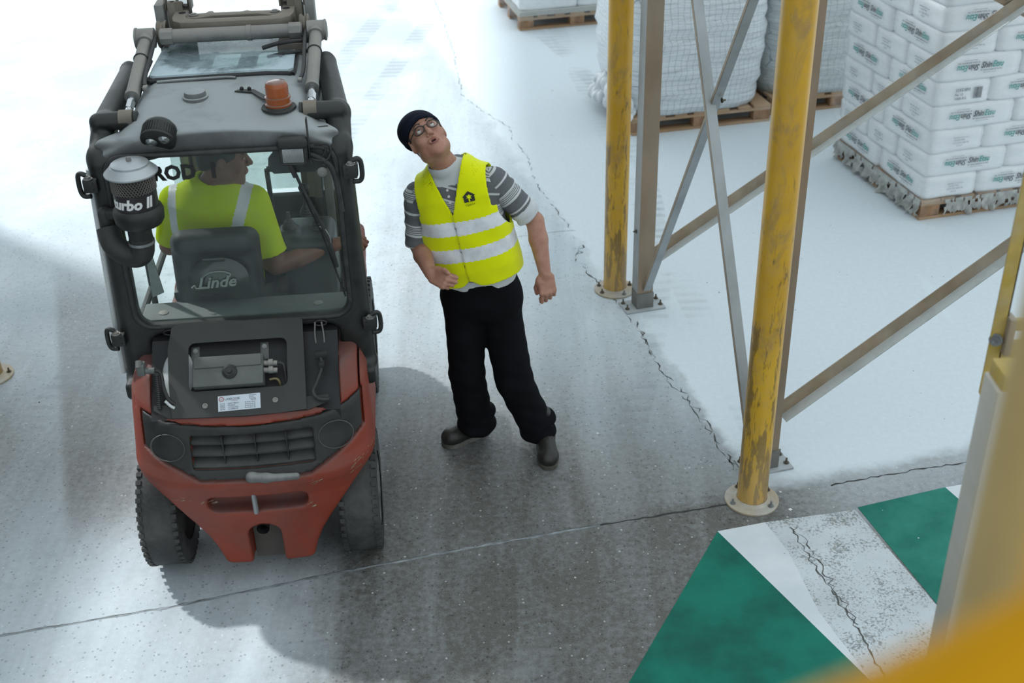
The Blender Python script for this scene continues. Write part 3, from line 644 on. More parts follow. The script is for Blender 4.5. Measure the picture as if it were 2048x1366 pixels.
# ------------------------------------------------------------------ forklift truck (local frame: x right, y forward, z up, origin under the tail)
FO = (-1.07, 4.0, 0); FA = R(4.5)
fl = thing('forklift', 'red and black forklift truck seen from behind with a driver in its glazed cab', 'forklift', FO, FA)
RED = mat('red_counterweight', (.255, .034, .011), .5, 0, var=.25, vs=3.2, dust=.42, dcol=(.10, .085, .08), top=.50, bump=.12, bs=90)
BLK = mat('black_cab_steel', (.014, .015, .014), .38, .1, var=.35, vs=9, dust=.40, dcol=(.060, .064, .060), top=.40, bump=.1, bs=70)
ROOFM = mat('dusty_grey_roof', (.07, .072, .072), .42, 0, var=.3, vs=4, dust=.4, dcol=(.34, .365, .37), top=.9)
PLAS = mat('dark_plastic', (.016, .017, .016), .5, 0, var=.3, vs=12, dust=.45, dcol=(.05, .05, .047), top=.3, bump=.15, bs=120)
BLK2 = mat('black_void', (.012, .012, .013), .6, var=.2); RUB = mat('rubber_tyre', (.03, .031, .030), .7, 0, var=.35, vs=14, dust=.75, dcol=(.085, .085, .08), bump=.4, bs=60); RUBS = mat('rubber_seal', (.02, .02, .02), .5, dust=.3, dcol=(.09, .09, .09), vs=30)
STL = mat('dusty_steel', (.20, .205, .20), .45, .35, var=.25, vs=7, dust=.6, dcol=(.33, .31, .28), top=.7, bump=.15); STLB = mat('brown_dusty_cast', (.17, .15, .125), .55, .2, var=.3, vs=8, dust=.4, dcol=(.24, .21, .17), top=.95)
CHR = mat('chrome_rod', (.6, .62, .63), .15, .95, var=.1); CAPM = mat('brushed_aluminium_cap', (.50, .52, .53), .30, .7, var=.12, vs=6, dust=.35, dcol=(.5, .54, .56), top=.35)
GREYP = mat('grey_hood_plate', (.025, .027, .027), .36, .2, var=.3, vs=5, dust=.5, dcol=(.055, .056, .053), top=.35); GBOX = mat('grey_casing', (.11, .117, .112), .5, .2, var=.2, vs=10, dust=.5, dcol=(.17, .175, .16), top=.25, bump=.2, bs=120)
PALEC = mat('pale_can', (.60, .63, .63), .35, var=.1, dust=.3)
def glass_mat(name, tint=(.83, .88, .86), dust=.10, gl=.07, dvar=.25, dc=(.5, .56, .56), rad=None):
    m = bpy.data.materials.new(name); m.use_nodes = True; nt = m.node_tree; nt.nodes.clear(); k = NT(nt); o = k.obj()
    out = k.n('ShaderNodeOutputMaterial'); tr = k.n('ShaderNodeBsdfTransparent'); tr.inputs[0].default_value = (*tint, 1)
    g = k.n('ShaderNodeBsdfGlossy'); g.inputs['Roughness'].default_value = .03; df = k.n('ShaderNodeBsdfDiffuse'); df.inputs[0].default_value = (*dc, 1)
    lw = k.n('ShaderNodeLayerWeight'); lw.inputs[0].default_value = .2; f = k.math('MULTIPLY_ADD', lw.outputs['Fresnel'], .35, gl*.3, clamp=True)
    a = k.n('ShaderNodeMixShader'); k.l(f, a.inputs[0]); k.l(tr.outputs[0], a.inputs[1]); k.l(g.outputs[0], a.inputs[2])
    n = k.noise(o, 5, 6, .7, .5); n2 = k.noise(o, 160, 2, .6); d = k.math('MULTIPLY_ADD', k.ramp(n, .35, .75), dvar, dust); d = k.math('ADD', d, k.math('MULTIPLY', k.ramp(n2, .68, .74), .25), clamp=True)
    if rad:
        sp = k.n('ShaderNodeSeparateXYZ'); k.l(o, sp.inputs[0]); ex = k.math('DIVIDE', k.math('ABSOLUTE', k.math('ADD', sp.outputs[0], .02)), rad[0]); ey = k.math('DIVIDE', k.math('ABSOLUTE', k.math('SUBTRACT', sp.outputs[1], rad[2])), rad[1])
        e = k.math('POWER', k.math('ADD', k.math('POWER', ex, 4.0), k.math('POWER', ey, 3.0)), .4); e = k.math('ADD', e, k.math('MULTIPLY', k.math('SUBTRACT', n, .5), 1.3)); d = k.math('MAXIMUM', k.ramp(e, .55, 1.05), d)
    b = k.n('ShaderNodeMixShader'); k.l(d, b.inputs[0]); k.l(a.outputs[0], b.inputs[1]); k.l(df.outputs[0], b.inputs[2]); k.l(b.outputs[0], out.inputs[0]); return m
GLS = glass_mat('dusty_window_glass', (.90,.93,.91), dust=.012, dvar=.045, dc=(.42,.47,.46)); HATG = glass_mat('frosted_roof_hatch', (.62, .70, .69), .22, .05, .35, (.50, .60, .64), rad=(.29, .27, 1.14))
CLR = glass_mat('lamp_lens_glass', (.9, .93, .92), .12, .12, .2)
# --- counterweight
def cw_plan(X, Y, Z):
    y0 = np.interp(Z, [.10, .14, .30, .50, .58, .61, .66, .84, .90, .98], [.055, .045, .03, .005, -.022, -.022, .0, .045, .075, .12])
    hx = np.interp(Z, [.1, .55, .62, .9, 1.0], [.47, .49, .50, .485, .45]); r = .20
    hy = (.80-y0)/2; yc = (.80+y0)/2; qx = np.abs(X)-(hx-r); qy = np.abs(Y-yc)-(hy-r)
    # bulge so the rear face is one long arc
    qy = qy+np.where(Y < yc, .055*(X/.45)**2, 0)
    return np.sqrt(np.maximum(qx, 0)**2+np.maximum(qy, 0)**2)+np.minimum(np.maximum(qx, qy), 0)-r
def cw_base(X, Y, Z):
    d = cw_plan(X, Y, Z); d = smax(d, (.12-Z)+0*X, .03); top = np.minimum(.884+(Y-.07)*.80, 1.0); d = smax(d, (Z-top)*.8+0*X, .035)
    w_ = np.interp(Z, [.10, .16, .22, .28, .36, .43, .49, .54, .57, .62], [.185, .195, .213, .238, .285, .335, .385, .435, .49, .8]); return smax(d, (np.abs(X-.015)-w_)*.72+0*Y, .022)
zt = lambda X: .838+.035*(X/.42)**2
zb = lambda X: .610+np.maximum(0, np.abs(X-.015)-.22)*.52
def gr_poly(X, Z): return np.maximum(np.maximum((Z-zt(X-.015))*.95, (zb(X)-Z)*.8), np.abs(X-.015)-.445)
def opening(X, Z): return np.maximum(np.abs(X-.015)-.245+(.0), np.abs(Z-.727)-.072)
s = SDF((-.56, -.09, .09), (.56, .86, 1.05), .0075)
s.apply(lambda D, X, Y, Z: cw_base(X, Y, Z))
base = s.D.copy()
X_, Y_, Z_ = s.ax[0][:, None, None], s.ax[1][None, :, None], s.ax[2][None, None, :]
pan = base.copy()
s.apply(lambda D, X, Y, Z: smax(D, -np.maximum(gr_poly(X, Z)+0*Y, -base-.020), .006))
s.apply(lambda D, X, Y, Z: smax(D, -np.maximum(opening(X, Z)+0*Y, Y-.20), .006))
s.cut(rbox((.01, .02, .19), (.068, .15, .155), .055), .012); s.cut(rbox((.005, -.0, .474), (.205, .105, .042), .034), .014)
s.apply(lambda D, X, Y, Z: smax(D, -np.maximum(np.maximum(np.abs(X)-.378, (.865-.050+(Y-.07)*.845)-Z), np.maximum(Y-.7, .092-Y)), .006))
s.apply(lambda D, X, Y, Z: smax(D, -(np.abs(np.abs(X)-.452+.3*np.maximum(0, .14-Y))-.003+np.maximum(0, .86-Z)*2), .002))
cw = s.build('counterweight', [RED, BLK2], fl, smooth=60, mi=lambda c: ((c[:, 1] > .19) & (np.abs(c[:, 2]-.727) < .074) & (np.abs(c[:, 0]) < .26)).astype(int)); cw['label'] = 'scuffed red counterweight'
s.D = pan
s.apply(lambda D, X, Y, Z: smax(smax(np.abs(base+.011)-.0075, gr_poly(X, Z)+.006+0*Y, .004), -(opening(X, Z)+.002+0*Y), .006))
s.apply(lambda D, X, Y, Z: np.where(Y > .55, .3, D))
s.build('grille_panel', PLAS, fl, smooth=60)['label'] = 'black curved grille panel'
SLAT = mat('dusty_slat', (.03, .031, .03), .5, 0, var=.3, vs=12, dust=.5, dcol=(.08, .082, .078), top=.6)
ysurf = lambda x, z: float(np.interp(z, [.61, .66, .84, .90], [-.022, .0, .045, .075]))+.055*(x/.45)**2*1.0+.004
for z in (.790, .742, .690):
    vs = [(x, ysurf(x, z)+.02+.02, z+.0) for x in np.linspace(-.235, .265, 13)]
    mb = MB(); L_ = len(vs); P = []
    for x, y, zz in vs: P += [(x, y-.035, zz-.026), (x, y+.03, zz+.004), (x, y+.03, zz-.004), (x, y-.035, zz-.034)]
    fs = []
    for i in range(L_-1):
        for j in range(4): fs.append((i*4+j, i*4+(j+1) % 4, (i+1)*4+(j+1) % 4, (i+1)*4+j))
    fs += [(0, 1, 2, 3), tuple(4*(L_-1)+q for q in (3, 2, 1, 0))]
    mb.raw(P, fs).build('grille_slat', SLAT, fl, 30)
for x in (-.10, .03, .155): MB().box((x, .05, .727), (.004, .04, .14)).build('grille_divider', PLAS, fl, 0)
MB().cyl((-.22, .12, .675), (.25, .12, .675), .016).build('radiator_pipe', mat('rusty_pipe', (.11, .07, .045), .6, dust=.4), fl)
def disc_on(x, z, r):
    mb = MB(); pts = [(x+r*math.cos(a), ysurf(x+r*math.cos(a), z+r*.82*math.sin(a))-.002+.0, z+r*.82*math.sin(a)) for a in np.linspace(0, 2*math.pi, 40, endpoint=False)]
    return mb.tube(pts, .0022, 6, closed=True).build('lamp_blank_ring', mat('ring_edge', (.09, .088, .08), .5), fl, 60)
disc_on(-.322, .752, .068); disc_on(.352, .757, .070)
s = SDF((-.05, -.10, .575), (.24, .10, .66), .005); s.add(capsule((.0, -.012, .625), (.06, -.018, .622), .024, .017)).add(capsule((.06, -.02, .622), (.18, -.008, .612), .017, .015), .02); s.apply(lambda D, X, Y, Z: D)
s.add(capsule((.005, .0, .60), (.01, .0, .62), .014), .01); s.build('tow_pin_handle', mat('grey_rubber_handle', (.085, .087, .088), .6, dust=.4, top=.4, bump=.3), fl)
MB().cyl((-.005, .005, .43), (-.005, .005, .53), .011).build('tow_pin', ZINC, fl); MB().cyl((.008, .02, .33), (.008, .10, .33), .026, n=28, cap=False).cyl((.008, .02, .33), (.008, .10, .33), .022, n=28, cap=False).build('tow_socket_ring', BLK2, fl)
MB().box((.01, .13, .22), (.125, .01, .24)).build('notch_plate', mat('dusty_brown_plate', (.07, .06, .05), .7, dust=.5, dcol=(.12, .11, .10)), fl, 0)
SCR = mat('bare_scratch', (.42, .38, .26), .6, var=.5, vs=40); rn = random.Random(8); mb = MB()
for (x0, z0, n, sx, sz) in ((.44, .60, 16, .05, .030), (-.30, .505, 7, .05, .012), (-.20, .49, 5, .03, .010), (.24, .56, 6, .015, .02), (.22, .43, 4, .02, .01)):
    for _ in range(n):
        x = x0+rn.uniform(-sx, sx); z = z0+rn.uniform(-sz, sz)+(x-x0)*.45*(x0 > .4); L_ = rn.uniform(.006, .03); h = rn.uniform(.001, .0035)
        def yy(x_, z_):
            lo, hi = -.10, .35
            for _k in range(22):
                mid = (lo+hi)/2
                if cw_base(np.float64(x_), np.float64(mid), np.float64(z_)) < 0: hi = mid
                else: lo = mid
            return hi-.0012
        mb.raw([(x, yy(x, z), z), (x+L_, yy(x+L_, z+L_*.4), z+L_*.4), (x+L_*.9, yy(x+L_*.9, z+L_*.4+h), z+L_*.4+h), (x+.002, yy(x+.002, z+h), z+h)], [(0, 1, 2, 3)])
sc = mb.build('paint_scratches', SCR, fl, 0); sc['kind'] = 'stuff'
# --- wheels
def wheel(x, y, r, wd, nt_=44):
    s_ = 1 if x > 0 else -1; X0 = Matrix.Translation((x, y, r)) @ Matrix.Rotation(math.pi/2, 4, 'Y'); h = wd/2
    t = MB().lathe([(r*.62, -h), (r*.93, -h), (r*.985, -h+.012), (r, -h+.03), (r, h-.03), (r*.985, h-.012), (r*.93, h), (r*.62, h)], X0, 64, cap=False).build('tyre', RUB, fl, 40)
    mb = MB()
    for k in range(nt_):
        a = 2*math.pi*k/nt_
        for sd in (-1, 1): mb.box((0, 0, 0), (.014, .020, .022), M=X0 @ Matrix.Rotation(a, 4, 'Z') @ T((r*.9845, 0, sd*(h-.0115))), bev=0)
    tl = mb.build('tyre_tread_lugs', RUB, t, 0); tl['kind'] = 'stuff'
    m2 = MB().lathe([(.02, -h*.5), (r*.55, -h*.6), (r*.63, -h*.95), (r*.63, h*.95), (r*.55, h*.6), (.02, h*.5)], X0, 40); m2.build('wheel_rim', mat('dark_rim', (.06, .06, .055), .6, dust=.5), fl)
    for k in range(5): a = 2*math.pi*k/5; MB().hexbolt((x+s_*h*.55, y+.08*math.cos(a), r+.08*math.sin(a)), (s_, 0, 0), .009, .01, stud=0).build('wheel_nut', BOLT, fl, 30)
T = Matrix.Translation
wheel(-.435, .33, .268, .165); wheel(.408, .33, .268, .165); wheel(-.375, 1.62, .31, .18); wheel(.375, 1.62, .31, .18)
s = SDF((-.56, .7, .12), (.56, 2.0, 1.0), .014); s.add(rbox((0, 1.2, .50), (.455, .48, .36), .05)); s.cut(rbox((-.47, 1.62, .30), (.13, .36, .37), .1)); s.cut(rbox((.47, 1.62, .30), (.13, .36, .37), .1)); s.add(rbox((0, 1.55, .82), (.455, .30, .06), .04), .02); s.cut(rbox((0, 1.12, .85), (.42, .42, .3), .03))
s.build('chassis', RED, fl, smooth=50)
MB().box((0, .55, .3), (.5, .5, .25), bev=.03).cyl((-.4, .33, .27), (.4, .33, .27), .05).build('rear_axle', BLK2, fl)
# --- rear hood: dark tray, sloping plate and what sits in its opening
MB().prism([(.100, .70), (.100, .853), (.36, 1.073), (.62, 1.10), (.62, .60)], .754, Matrix(((0, 0, 1, -.377), (1, 0, 0, 0), (0, 1, 0, 0), (0, 0, 0, 1)))).build('engine_tray', BLK2, fl, 0)  # shallow block painted black so the side cavities look deep and shaded
HP = Matrix(((1, 0, 0, 0), (0, .763, -.645, .07), (0, .645, .763, .865), (0, 0, 0, 1)))
def plate_with_hole(outer, hole, th):
    cu = bpy.data.curves.new('p', 'CURVE'); cu.dimensions = '2D'; cu.fill_mode = 'BOTH'; cu.extrude = th/2
    for lp in (outer, hole):
        sp = cu.splines.new('POLY'); sp.points.add(len(lp)-1); sp.use_cyclic_u = True
        for i, (x, y) in enumerate(lp): sp.points[i].co = (x, y, 0, 1)
    o = bpy.data.objects.new('p', cu); C.objects.link(o); me = bpy.data.meshes.new_from_object(o.evaluated_get(bpy.context.evaluated_depsgraph_get())); bpy.data.objects.remove(o); return me
outer = [(-.385, .075), (-.355, .035), (-.30, .012), (-.15, .004), (.0, .000), (.15, .004), (.26, .012), (.335, .035), (.335, .052), (.245, .045), (.240, .395), (-.282, .400), (-.300, .375), (-.315, .27), (-.318, .2), (-.315, .12), (-.30, .075)]
me = plate_with_hole([(-.285, .010), (-.15, .004), (0, 0), (.15, .004), (.247, .012), (.240, .395), (.225, .405), (-.268, .408), (-.290, .395), (-.305, .30), (-.300, .15)], rrect(-.222, .174, .115, .322, .026), .006)
pl = mesh_obj('hood_plate', me, GREYP, fl, 30); pl.matrix_local = HP @ T((0, 0, .012)); pl['label'] = 'grey sloping rear hood plate with a cut-out'
MB().prism([(-.36, .05), (-.30, .012), (0, -.001), (.25, .010), (.335, .04), (.335, .07), (.0, .055), (-.36, .07)], .006, HP @ T((0, 0, .0))).build('hood_lower_lip', PLAS, fl, 0)
MB().prism(rrect(-.245, .20, .10, .345, .02), .004, HP @ T((0, 0, -.045))).build('recess_panel', mat('recess_grey', (.065, .068, .068), .5, dust=.4), fl, 0)
o = MB().box((-.060, .188, .006), (.282, .128, .075), bev=.008, M=HP).box((-.060, .225, .018), (.27, .05, .065), bev=.006, M=HP).build('regulator_box', GBOX, fl, 30); o['label'] = 'grey metal casing with a round greasy boss'
MB().lathe([(.030, 0), (.030, .010), (.020, .018), (.012, .018)], HP @ T((-.052, .180, .040)), 28).lathe([(.012, 0), (.012, .026)], HP @ T((-.052, .18, .04)), 6).build('casing_boss', PLAS, fl)
for y in (.215, .185): MB().cyl(HP @ Vector((.08, y, .02)), HP @ Vector((.135, y-.004, .02)), .011).cyl(HP @ Vector((.10, y, .02)), HP @ Vector((.118, y, .02)), .015).build('hose_fitting', STL, fl)
MB().tube([HP @ Vector(p) for p in ((.12, .212, .02), (.155, .21, .015), (.163, .17, -.01), (.165, .13, -.03))], .007, 10, sub=4).build('hose', RUBS, fl, 60)
MB().tube([HP @ Vector(p) for p in ((.10, .150, .0), (.125, .152, .0), (.138, .14, -.01), (.14, .11, -.03))], .006, 10, sub=4).build('brass_elbow_pipe', mat('brass_pipe', (.24, .20, .10), .4, .6), fl, 60)
for x, y in ((-.202, .303), (.078, .305)):
    MB().box((x, y-.02, -.03), (.034, .075, .006), bev=.002, M=HP).build('bracket', GBOX, fl, 30); MB().hexbolt(HP @ Vector((x, y, -.026)), HP.to_3x3() @ Vector((0, 0, 1)), .007, .006, stud=0).build('screw', ZINC, fl, 30)
for x, y in ((-.155, .052), (.123, .057)): MB().lathe([(.011, 0), (.011, .004), (.006, .004), (.005, .0015)], HP @ T((x, y, .015)), 20).build('screw', STL, fl, 30)
MB().lathe([(.086*math.sin(q_), .135*math.cos(q_)) for q_ in np.linspace(.001, math.pi-.001, 22)], HP @ T((-.270, .205, -.078)) @ Matrix.Rotation(math.pi/2, 4, 'X') @ Matrix.Scale(.92, 4, (1, 0, 0)), 36).build('filter_can', PALEC, fl)['label'] = 'pale round can bulging beside the hood plate'
# service sticker
STK = mat('white_sticker', (.62, .68, .74), .45, var=.08); o = MB().box((0, 0, 0), (.168, .064, .0012)).build('service_sticker', STK, fl, 0); o.matrix_local = HP @ T((-.020, .058, .0165)) @ Matrix.Rotation(R(1.5), 4, 'Z'); o['label'] = 'white service sticker'
tb, tr_ = mat('ink_dark', (.03, .05, .09), .6), mat('ink_red', (.45, .03, .02), .6)
lt = [(text_mesh('LABROSSE', .0135, .0002), 0, T((-.058, .013, 0)))]
for i, (a, b, c_) in enumerate((('07130', 'SAINT PERAY', '04 75 81 09 66'), ('84420', 'PIOLENC', '04 90 29 46 46'), ('84300', 'CAVAILLON', '04 90 78 64 60'), ('84190', 'VILLENEUVE', '04 90 78 61 20'))):
    y = -.004-.0078*i; lt += [(text_mesh(a, .0075, .0002), 0, T((-.076, y, 0))), (text_mesh(b, .0075, .0002), 0, T((-.046, y, 0))), (text_mesh(c_, .0068, .0002), 0, T((.022, y, 0)))]
for i, a in enumerate(('Distribution', 'Location', 'Reparation')): lt.append((text_mesh(a, .0058, .0002), 0, T((.040, .024-.006*i, 0))))
lt.append((text_mesh('VENTE', .0075, .0002), 0, T((.045, .0045, 0)))); lt.append((text_mesh('manutention', .0045, .0002), 1, T((-.03, .008, 0)))); lt.append((text_mesh('LC', .010, .0003), 1, T((-.0755, .0145, 0))))
me = text_join('sticker_print', lt, [tb, tr_]); p = bpy.data.objects.new('sticker_print', me); C.objects.link(p); p.parent = o; p.location = (0, 0, .0009); p['kind'] = 'stuff'
lo_ = MB().tube([(-.070+.009*math.cos(a), .018+.009*math.sin(a), .001) for a in np.linspace(0, 6.28, 20, endpoint=False)], .0012, 5, closed=True).build('sticker_logo', tr_, o, 0)
# hoses in the side cavities
H = lambda *p: HP @ Vector(p)
MB().tube([H(-.40, .20, .05), H(-.36, .205, .045), H(-.33, .20, .03), (H(-.318, .14, .02)), H(-.30, .09, .02), H(-.275, .07, .01)], .0075, 10, sub=5).build('hose', RUBS, fl, 60)
mb = MB(); q0, q1 = H(-.345, .19, .03), H(-.335, .05, .012)
for i in range(18): a = q0.lerp(q1, i/18); mb.cyl(a, q0.lerp(q1, (i+.6)/18), .0095, n=12)
mb.cyl(q0, q1, .006, n=10).build('ribbed_conduit', RUBS, fl, 40)
MB().tube([H(-.31, .08, .03), H(-.29, .06, .02), H(-.275, .052, .015)], .006, 8, sub=4).build('pale_clip_hose', PALEC, fl, 60)
MB().box(H(-.40, .215, .05), (.03, .04, .05), bev=.004).cyl(H(-.405, .24, .07), H(-.405, .21, .07), .014).cyl(H(-.385, .205, .05), H(-.35, .205, .045), .013).build('left_valve_block', GBOX, fl, 30)
MB().tube([H(.31, .22, .02), H(.312, .18, .02), H(.29, .12, .02), H(.275, .08, .02), H(.295, .05, .02), H(.34, .045, .02)], .0075, 10, sub=5).build('hose', RUBS, fl, 60)
MB().box(H(.312, .235, .02), (.05, .03, .03), bev=.003).box(H(.312, .19, .02), (.024, .03, .03), bev=.003).build('connector', PLAS, fl, 30)
for x0, k in ((.290, 0), (.316, 1), (-.265, 2)):
    MB().tube([(x0, .362, 1.115), (x0-.004+.01*k, .335, 1.06), (x0+.004, .30, 1.0), (x0+.006, .28, .975)], .0035, 6, sub=4).build('dusty_cable', mat('dust_cable', (.2, .2, .185), .8), fl, 60)
# --- cab frame
s = SDF((-.60, .28, .74), (.60, 1.66, 2.08), .0085)
s.add(rbox((0, .415, 1.365), (.490, .032, .50), .03)); s.cut(rbox((.005, .41, 1.50), (.437, .2, .375), .075), .006); s.cut(rbox((.0, .41, .965), (.385, .2, .125), .05), .01)
for q in (-1, 1):
    s.add(capsule((q*.478, .44, .87), (q*.458, .44, 1.86), .046, .040), .03); s.add(capsule((q*.455, .46, 1.84), (q*.452, .60, 1.925), .050, .050), .03)
    xf_ = .385 if q > 0 else -.462
    s.add(capsule((q*.452, .60, 1.925), (xf_, 1.22, 1.945), .040, .032), .02); xg_ = .385 if q > 0 else -.30
    s.add(capsule((xf_, 1.22, 1.945), (xg_, 1.42, 1.62), .032, .028), .02); s.add(capsule((xg_, 1.42, 1.62), (xg_, 1.50, .95), .028), .02)
    s.add(capsule((q*.46, .545, 1.955), (q*.345, .545, 1.958), .036), .012); s.add(rbox((q*.47, .40, .85), (.05, .07, .04), .02), .03)
    s.add(rbox(((.452*q+xf_)/2, .90, 1.925), (.040, .33, .026), .02, rot=(0, 0, R(6) if q > 0 else 0)), .03)
s.build('cab_frame', BLK, fl, smooth=180)['label'] = 'black steel cab frame'
for q in (-1, 1):
    for z in (1.765, 1.085):
        x = q*(.492 if z > 1.5 else .512)
        m_ = MB().box((x, .375, z), (.055, .030, .055), bev=.005).box((x+q*.024, .40, z), (.012, .05, .05), bev=.004); m_.build('door_hinge', BLK, fl, 30)
        MB().tube([(x+q*.01, .37, z+.045), (x+q*.03, .372, z+.052), (x+q*.043, .38, z+.035), (x+q*.045, .385, z-.02), (x+q*.035, .385, z-.045), (x+q*.008, .38, z-.045)], .010, 10, sub=4, flat=1).build('hinge_loop', BLK, fl, 60)
        MB().hexbolt((x+q*.004, .365, z+.032), (0, 0, 1), .012, .01, stud=0).build('hinge_bolt', STL, fl, 30)
        for dz in (-.012, .014): MB().cyl((x-q*.012, .361, z+dz), (x-q*.012, .358, z+dz), .0035, n=10).build('rivet', BLK2, fl, 30)
MB().tube([(-.508, .455, 1.80), (-.520, .455, 1.5), (-.535, .455, 1.15), (-.543, .455, .88)], .013, 10, sub=3).build('door_edge', PALEC, fl, 60)['label'] = 'pale edge of the left door'
# rear window
wp = rrect(-.43, .44, 1.128, 1.872, .07, 8)
MB().tube([(x, .380, z) for x, z in wp], .011, 10, closed=True).build('window_seal', RUBS, fl, 60)
w1 = MB().prism(wp, .005, XZ(.388)).build('rear_window', GLS, fl, 0); w1['label'] = 'dusty rear window pane'
INK = mat('black_vinyl', (.012, .012, .012), .5)
for tx, x0 in (('PROD', -.298), ('1', -.047)):
    me = text_mesh(tx, .080, .0005, 0, .95, .004); me.materials.append(INK); bm = bmesh.new(); bm.from_mesh(me); bm.free()
    o = bpy.data.objects.new('window_lettering', me); C.objects.link(o); o.parent = w1; o.matrix_local = T((x0, .386, 1.768)) @ FRONT
for x, z in ((.385, 1.765),): MB().lathe([(.020, 0), (.020, .004), (.012, .008), (.006, .008)], frame((x, .386, z), (0, -1, 0)), 20).build('window_fixing', STL, fl, 40)
MB().tube([(.30, .372, 1.835), (.345, .372, 1.845), (.40, .372, 1.815), (.432, .372, 1.755), (.445, .372, 1.60)], .012, 10, sub=5).build('corner_gasket', RUBS, fl, 60)
for x, z in ((-.30, 1.105), (.31, 1.105)): MB().tube([(x+.026*math.cos(a), .370, z+.012*math.sin(a)) for a in np.linspace(0, 6.28, 16, endpoint=False)], .0035, 6, closed=True).build('latch_ring', RUBS, fl, 60)
# wiper
wi = MB().tube([(.268, .372, 1.815), (.30, .362, 1.72), (.36, .36, 1.56), (.392, .362, 1.45), (.405, .368, 1.36)], .0065, 8).build('wiper_arm', RUBS, fl, 60)
MB().box((.272, .365, 1.79), (.018, .014, .07), rot=(0, R(-18), 0), bev=.003).build('wiper_head', RUBS, wi, 30); MB().tube([(.30, .372, 1.69), (.36, .374, 1.50), (.425, .376, 1.22)], .004, 6).build('wiper_blade', RUBS, wi, 60); MB().tube([(.352, .362, 1.545), (.375, .36, 1.53), (.388, .36, 1.50), (.39, .36, 1.47)], .0025, 6).build('wiper_clip', ZINC, wi, 60)
# --- roof
def roof_z(X, Y): return 2.0-.060*np.clip((.80-Y)/.40, 0, 1.0)**2.0-.10*np.clip((np.abs(X)-.27)/.11, 0, 1)**2*np.clip((Y-.36)/.3, 0, 1)
s = SDF((-.50, .32, 1.74), (.50, 1.50, 2.05), .0065)
def rf(D, X, Y, Z):
    d = np.abs(Z-roof_z(X, Y)+.02)*.85-.018; hw = .375+.10*np.clip((.60-Y)/.2, 0, 1); b_ = np.maximum(np.abs(X)-hw, np.maximum(.398+.15*np.maximum(0, np.abs(X)-.30)-Y, Y-1.40)); return smax(d, b_, .025)
s.apply(rf); s.cut(rbox((-.23, 1.13, 2.0), (.055, .18, .1), .03), .01); s.cut(rbox((-.035, 1.16, 2.0), (.06, .15, .1), .02), .01); s.cut(rbox((.16, 1.13, 2.0), (.065, .18, .1), .03), .01)
s.apply(lambda D, X, Y, Z: smin(D, smax(smax(np.abs(Y-.418)-.016, np.abs(Z-(1.908-.42*X**2))-.040, .015), np.abs(X)-.455, .02), .045)); s.build('roof', ROOFM, fl, smooth=180)['label'] = 'dust-covered grey roof'
hp = [(-.31, .875), (-.28, .860), (0, .875), (.16, .880), (.25, .865), (.272, .885), (.262, 1.26), (.235, 1.29), (.16, 1.295), (.14, 1.35), (.11, 1.365), (-.28, 1.365), (-.305, 1.34)]
MB().prism(hp, .012, T((0, 0, 2.012))).build('roof_hatch', HATG, fl, 30)['label'] = 'frosted dusty roof hatch pane'
MB().tube([(x, y, 2.006) for x, y in hp], .010, 8, closed=True, sub=3).build('hatch_seal', RUBS, fl, 60); MB().tube([(x, y, 1.998) for x, y in hp[:6]], .009, 8, sub=3).build('hatch_seal_lower', RUBS, fl, 60)
MB().tube([(-.275, .838, 2.004), (-.2, .842, 2.006), (-.08, .848, 2.006), (.0, .852, 2.006), (.04, .845, 2.004)], .008, 8, sub=4).build('rain_strip', ROOFM, fl, 60)
MB().lathe([(.050, 0), (.050, .010), (.043, .012), (.043, .020), (.040, .030), (.025, .036), (.0, .037)], T((-.10, .66, 1.990)), 36).build('roof_cap', ROOFM, fl)
# beacon
bt = MB().lathe([(.066, 0), (.068, .004), (.066, .010), (.052, .012), (.050, .016)], T((.232, .545, 1.972)), 40).build('beacon_base', BLK, fl); MB().prism([(.05, .69), (.07, .71), (.125, .70), (.19, .60), (.215, .58), (.20, .555), (.17, .58), (.12, .665)], .005, T((0, 0, 1.998))).build('beacon_bracket', BLK, fl, 0)
for x, y in ((.078, .700), (.108, .694)): MB().lathe([(.007, 0), (.008, .01), (.004, .014), (0, .015)], T((x, y, 2.001)), 14).build('screw', BLK2, fl)
AMB, nt_, b_ = newmat('amber_lens'); b_.inputs['Base Color'].default_value = (.55, .13, .02, 1); b_.inputs['Roughness'].default_value = .25; b_.inputs['Transmission Weight'].default_value = .45; k_ = NT(nt_)
gq = k_.n('ShaderNodeNewGeometry'); sq = k_.n('ShaderNodeSeparateXYZ'); k_.l(gq.outputs['Normal'], sq.inputs[0]); dm = k_.ramp(sq.outputs[2], .5, 1); cc = k_.mix(k_.math('MULTIPLY', dm, .75), (.50, .13, .035), (.30, .25, .22)); k_.l(cc, b_.inputs['Base Color'])
pr = [(.050, .0), (.052, .008), (.046, .012), (.046, .028), (.050, .030), (.050, .036), (.043, .038)]+[(.043+(.0015 if i % 2 else 0), .040+.005*i) for i in range(9)]+[(.041, .088), (.036, .094), (.020, .097), (0, .098)]
MB().lathe(pr, T((.232, .545, 1.986)), 40).build('beacon_lens', AMB, fl, 50)['label'] = 'dusty amber beacon lens'
MB().tube([(.275, .49, 1.955), (.285, .46, 1.925), (.29, .44, 1.90), (.285, .42, 1.90)], .006, 8, sub=4).tube([(.24, .44, 1.90), (.25, .43, 1.925), (.29, .43, 1.935), (.33, .43, 1.92), (.345, .42, 1.89)], .005, 8, sub=4).build('lamp_cable', RUBS, fl, 60)
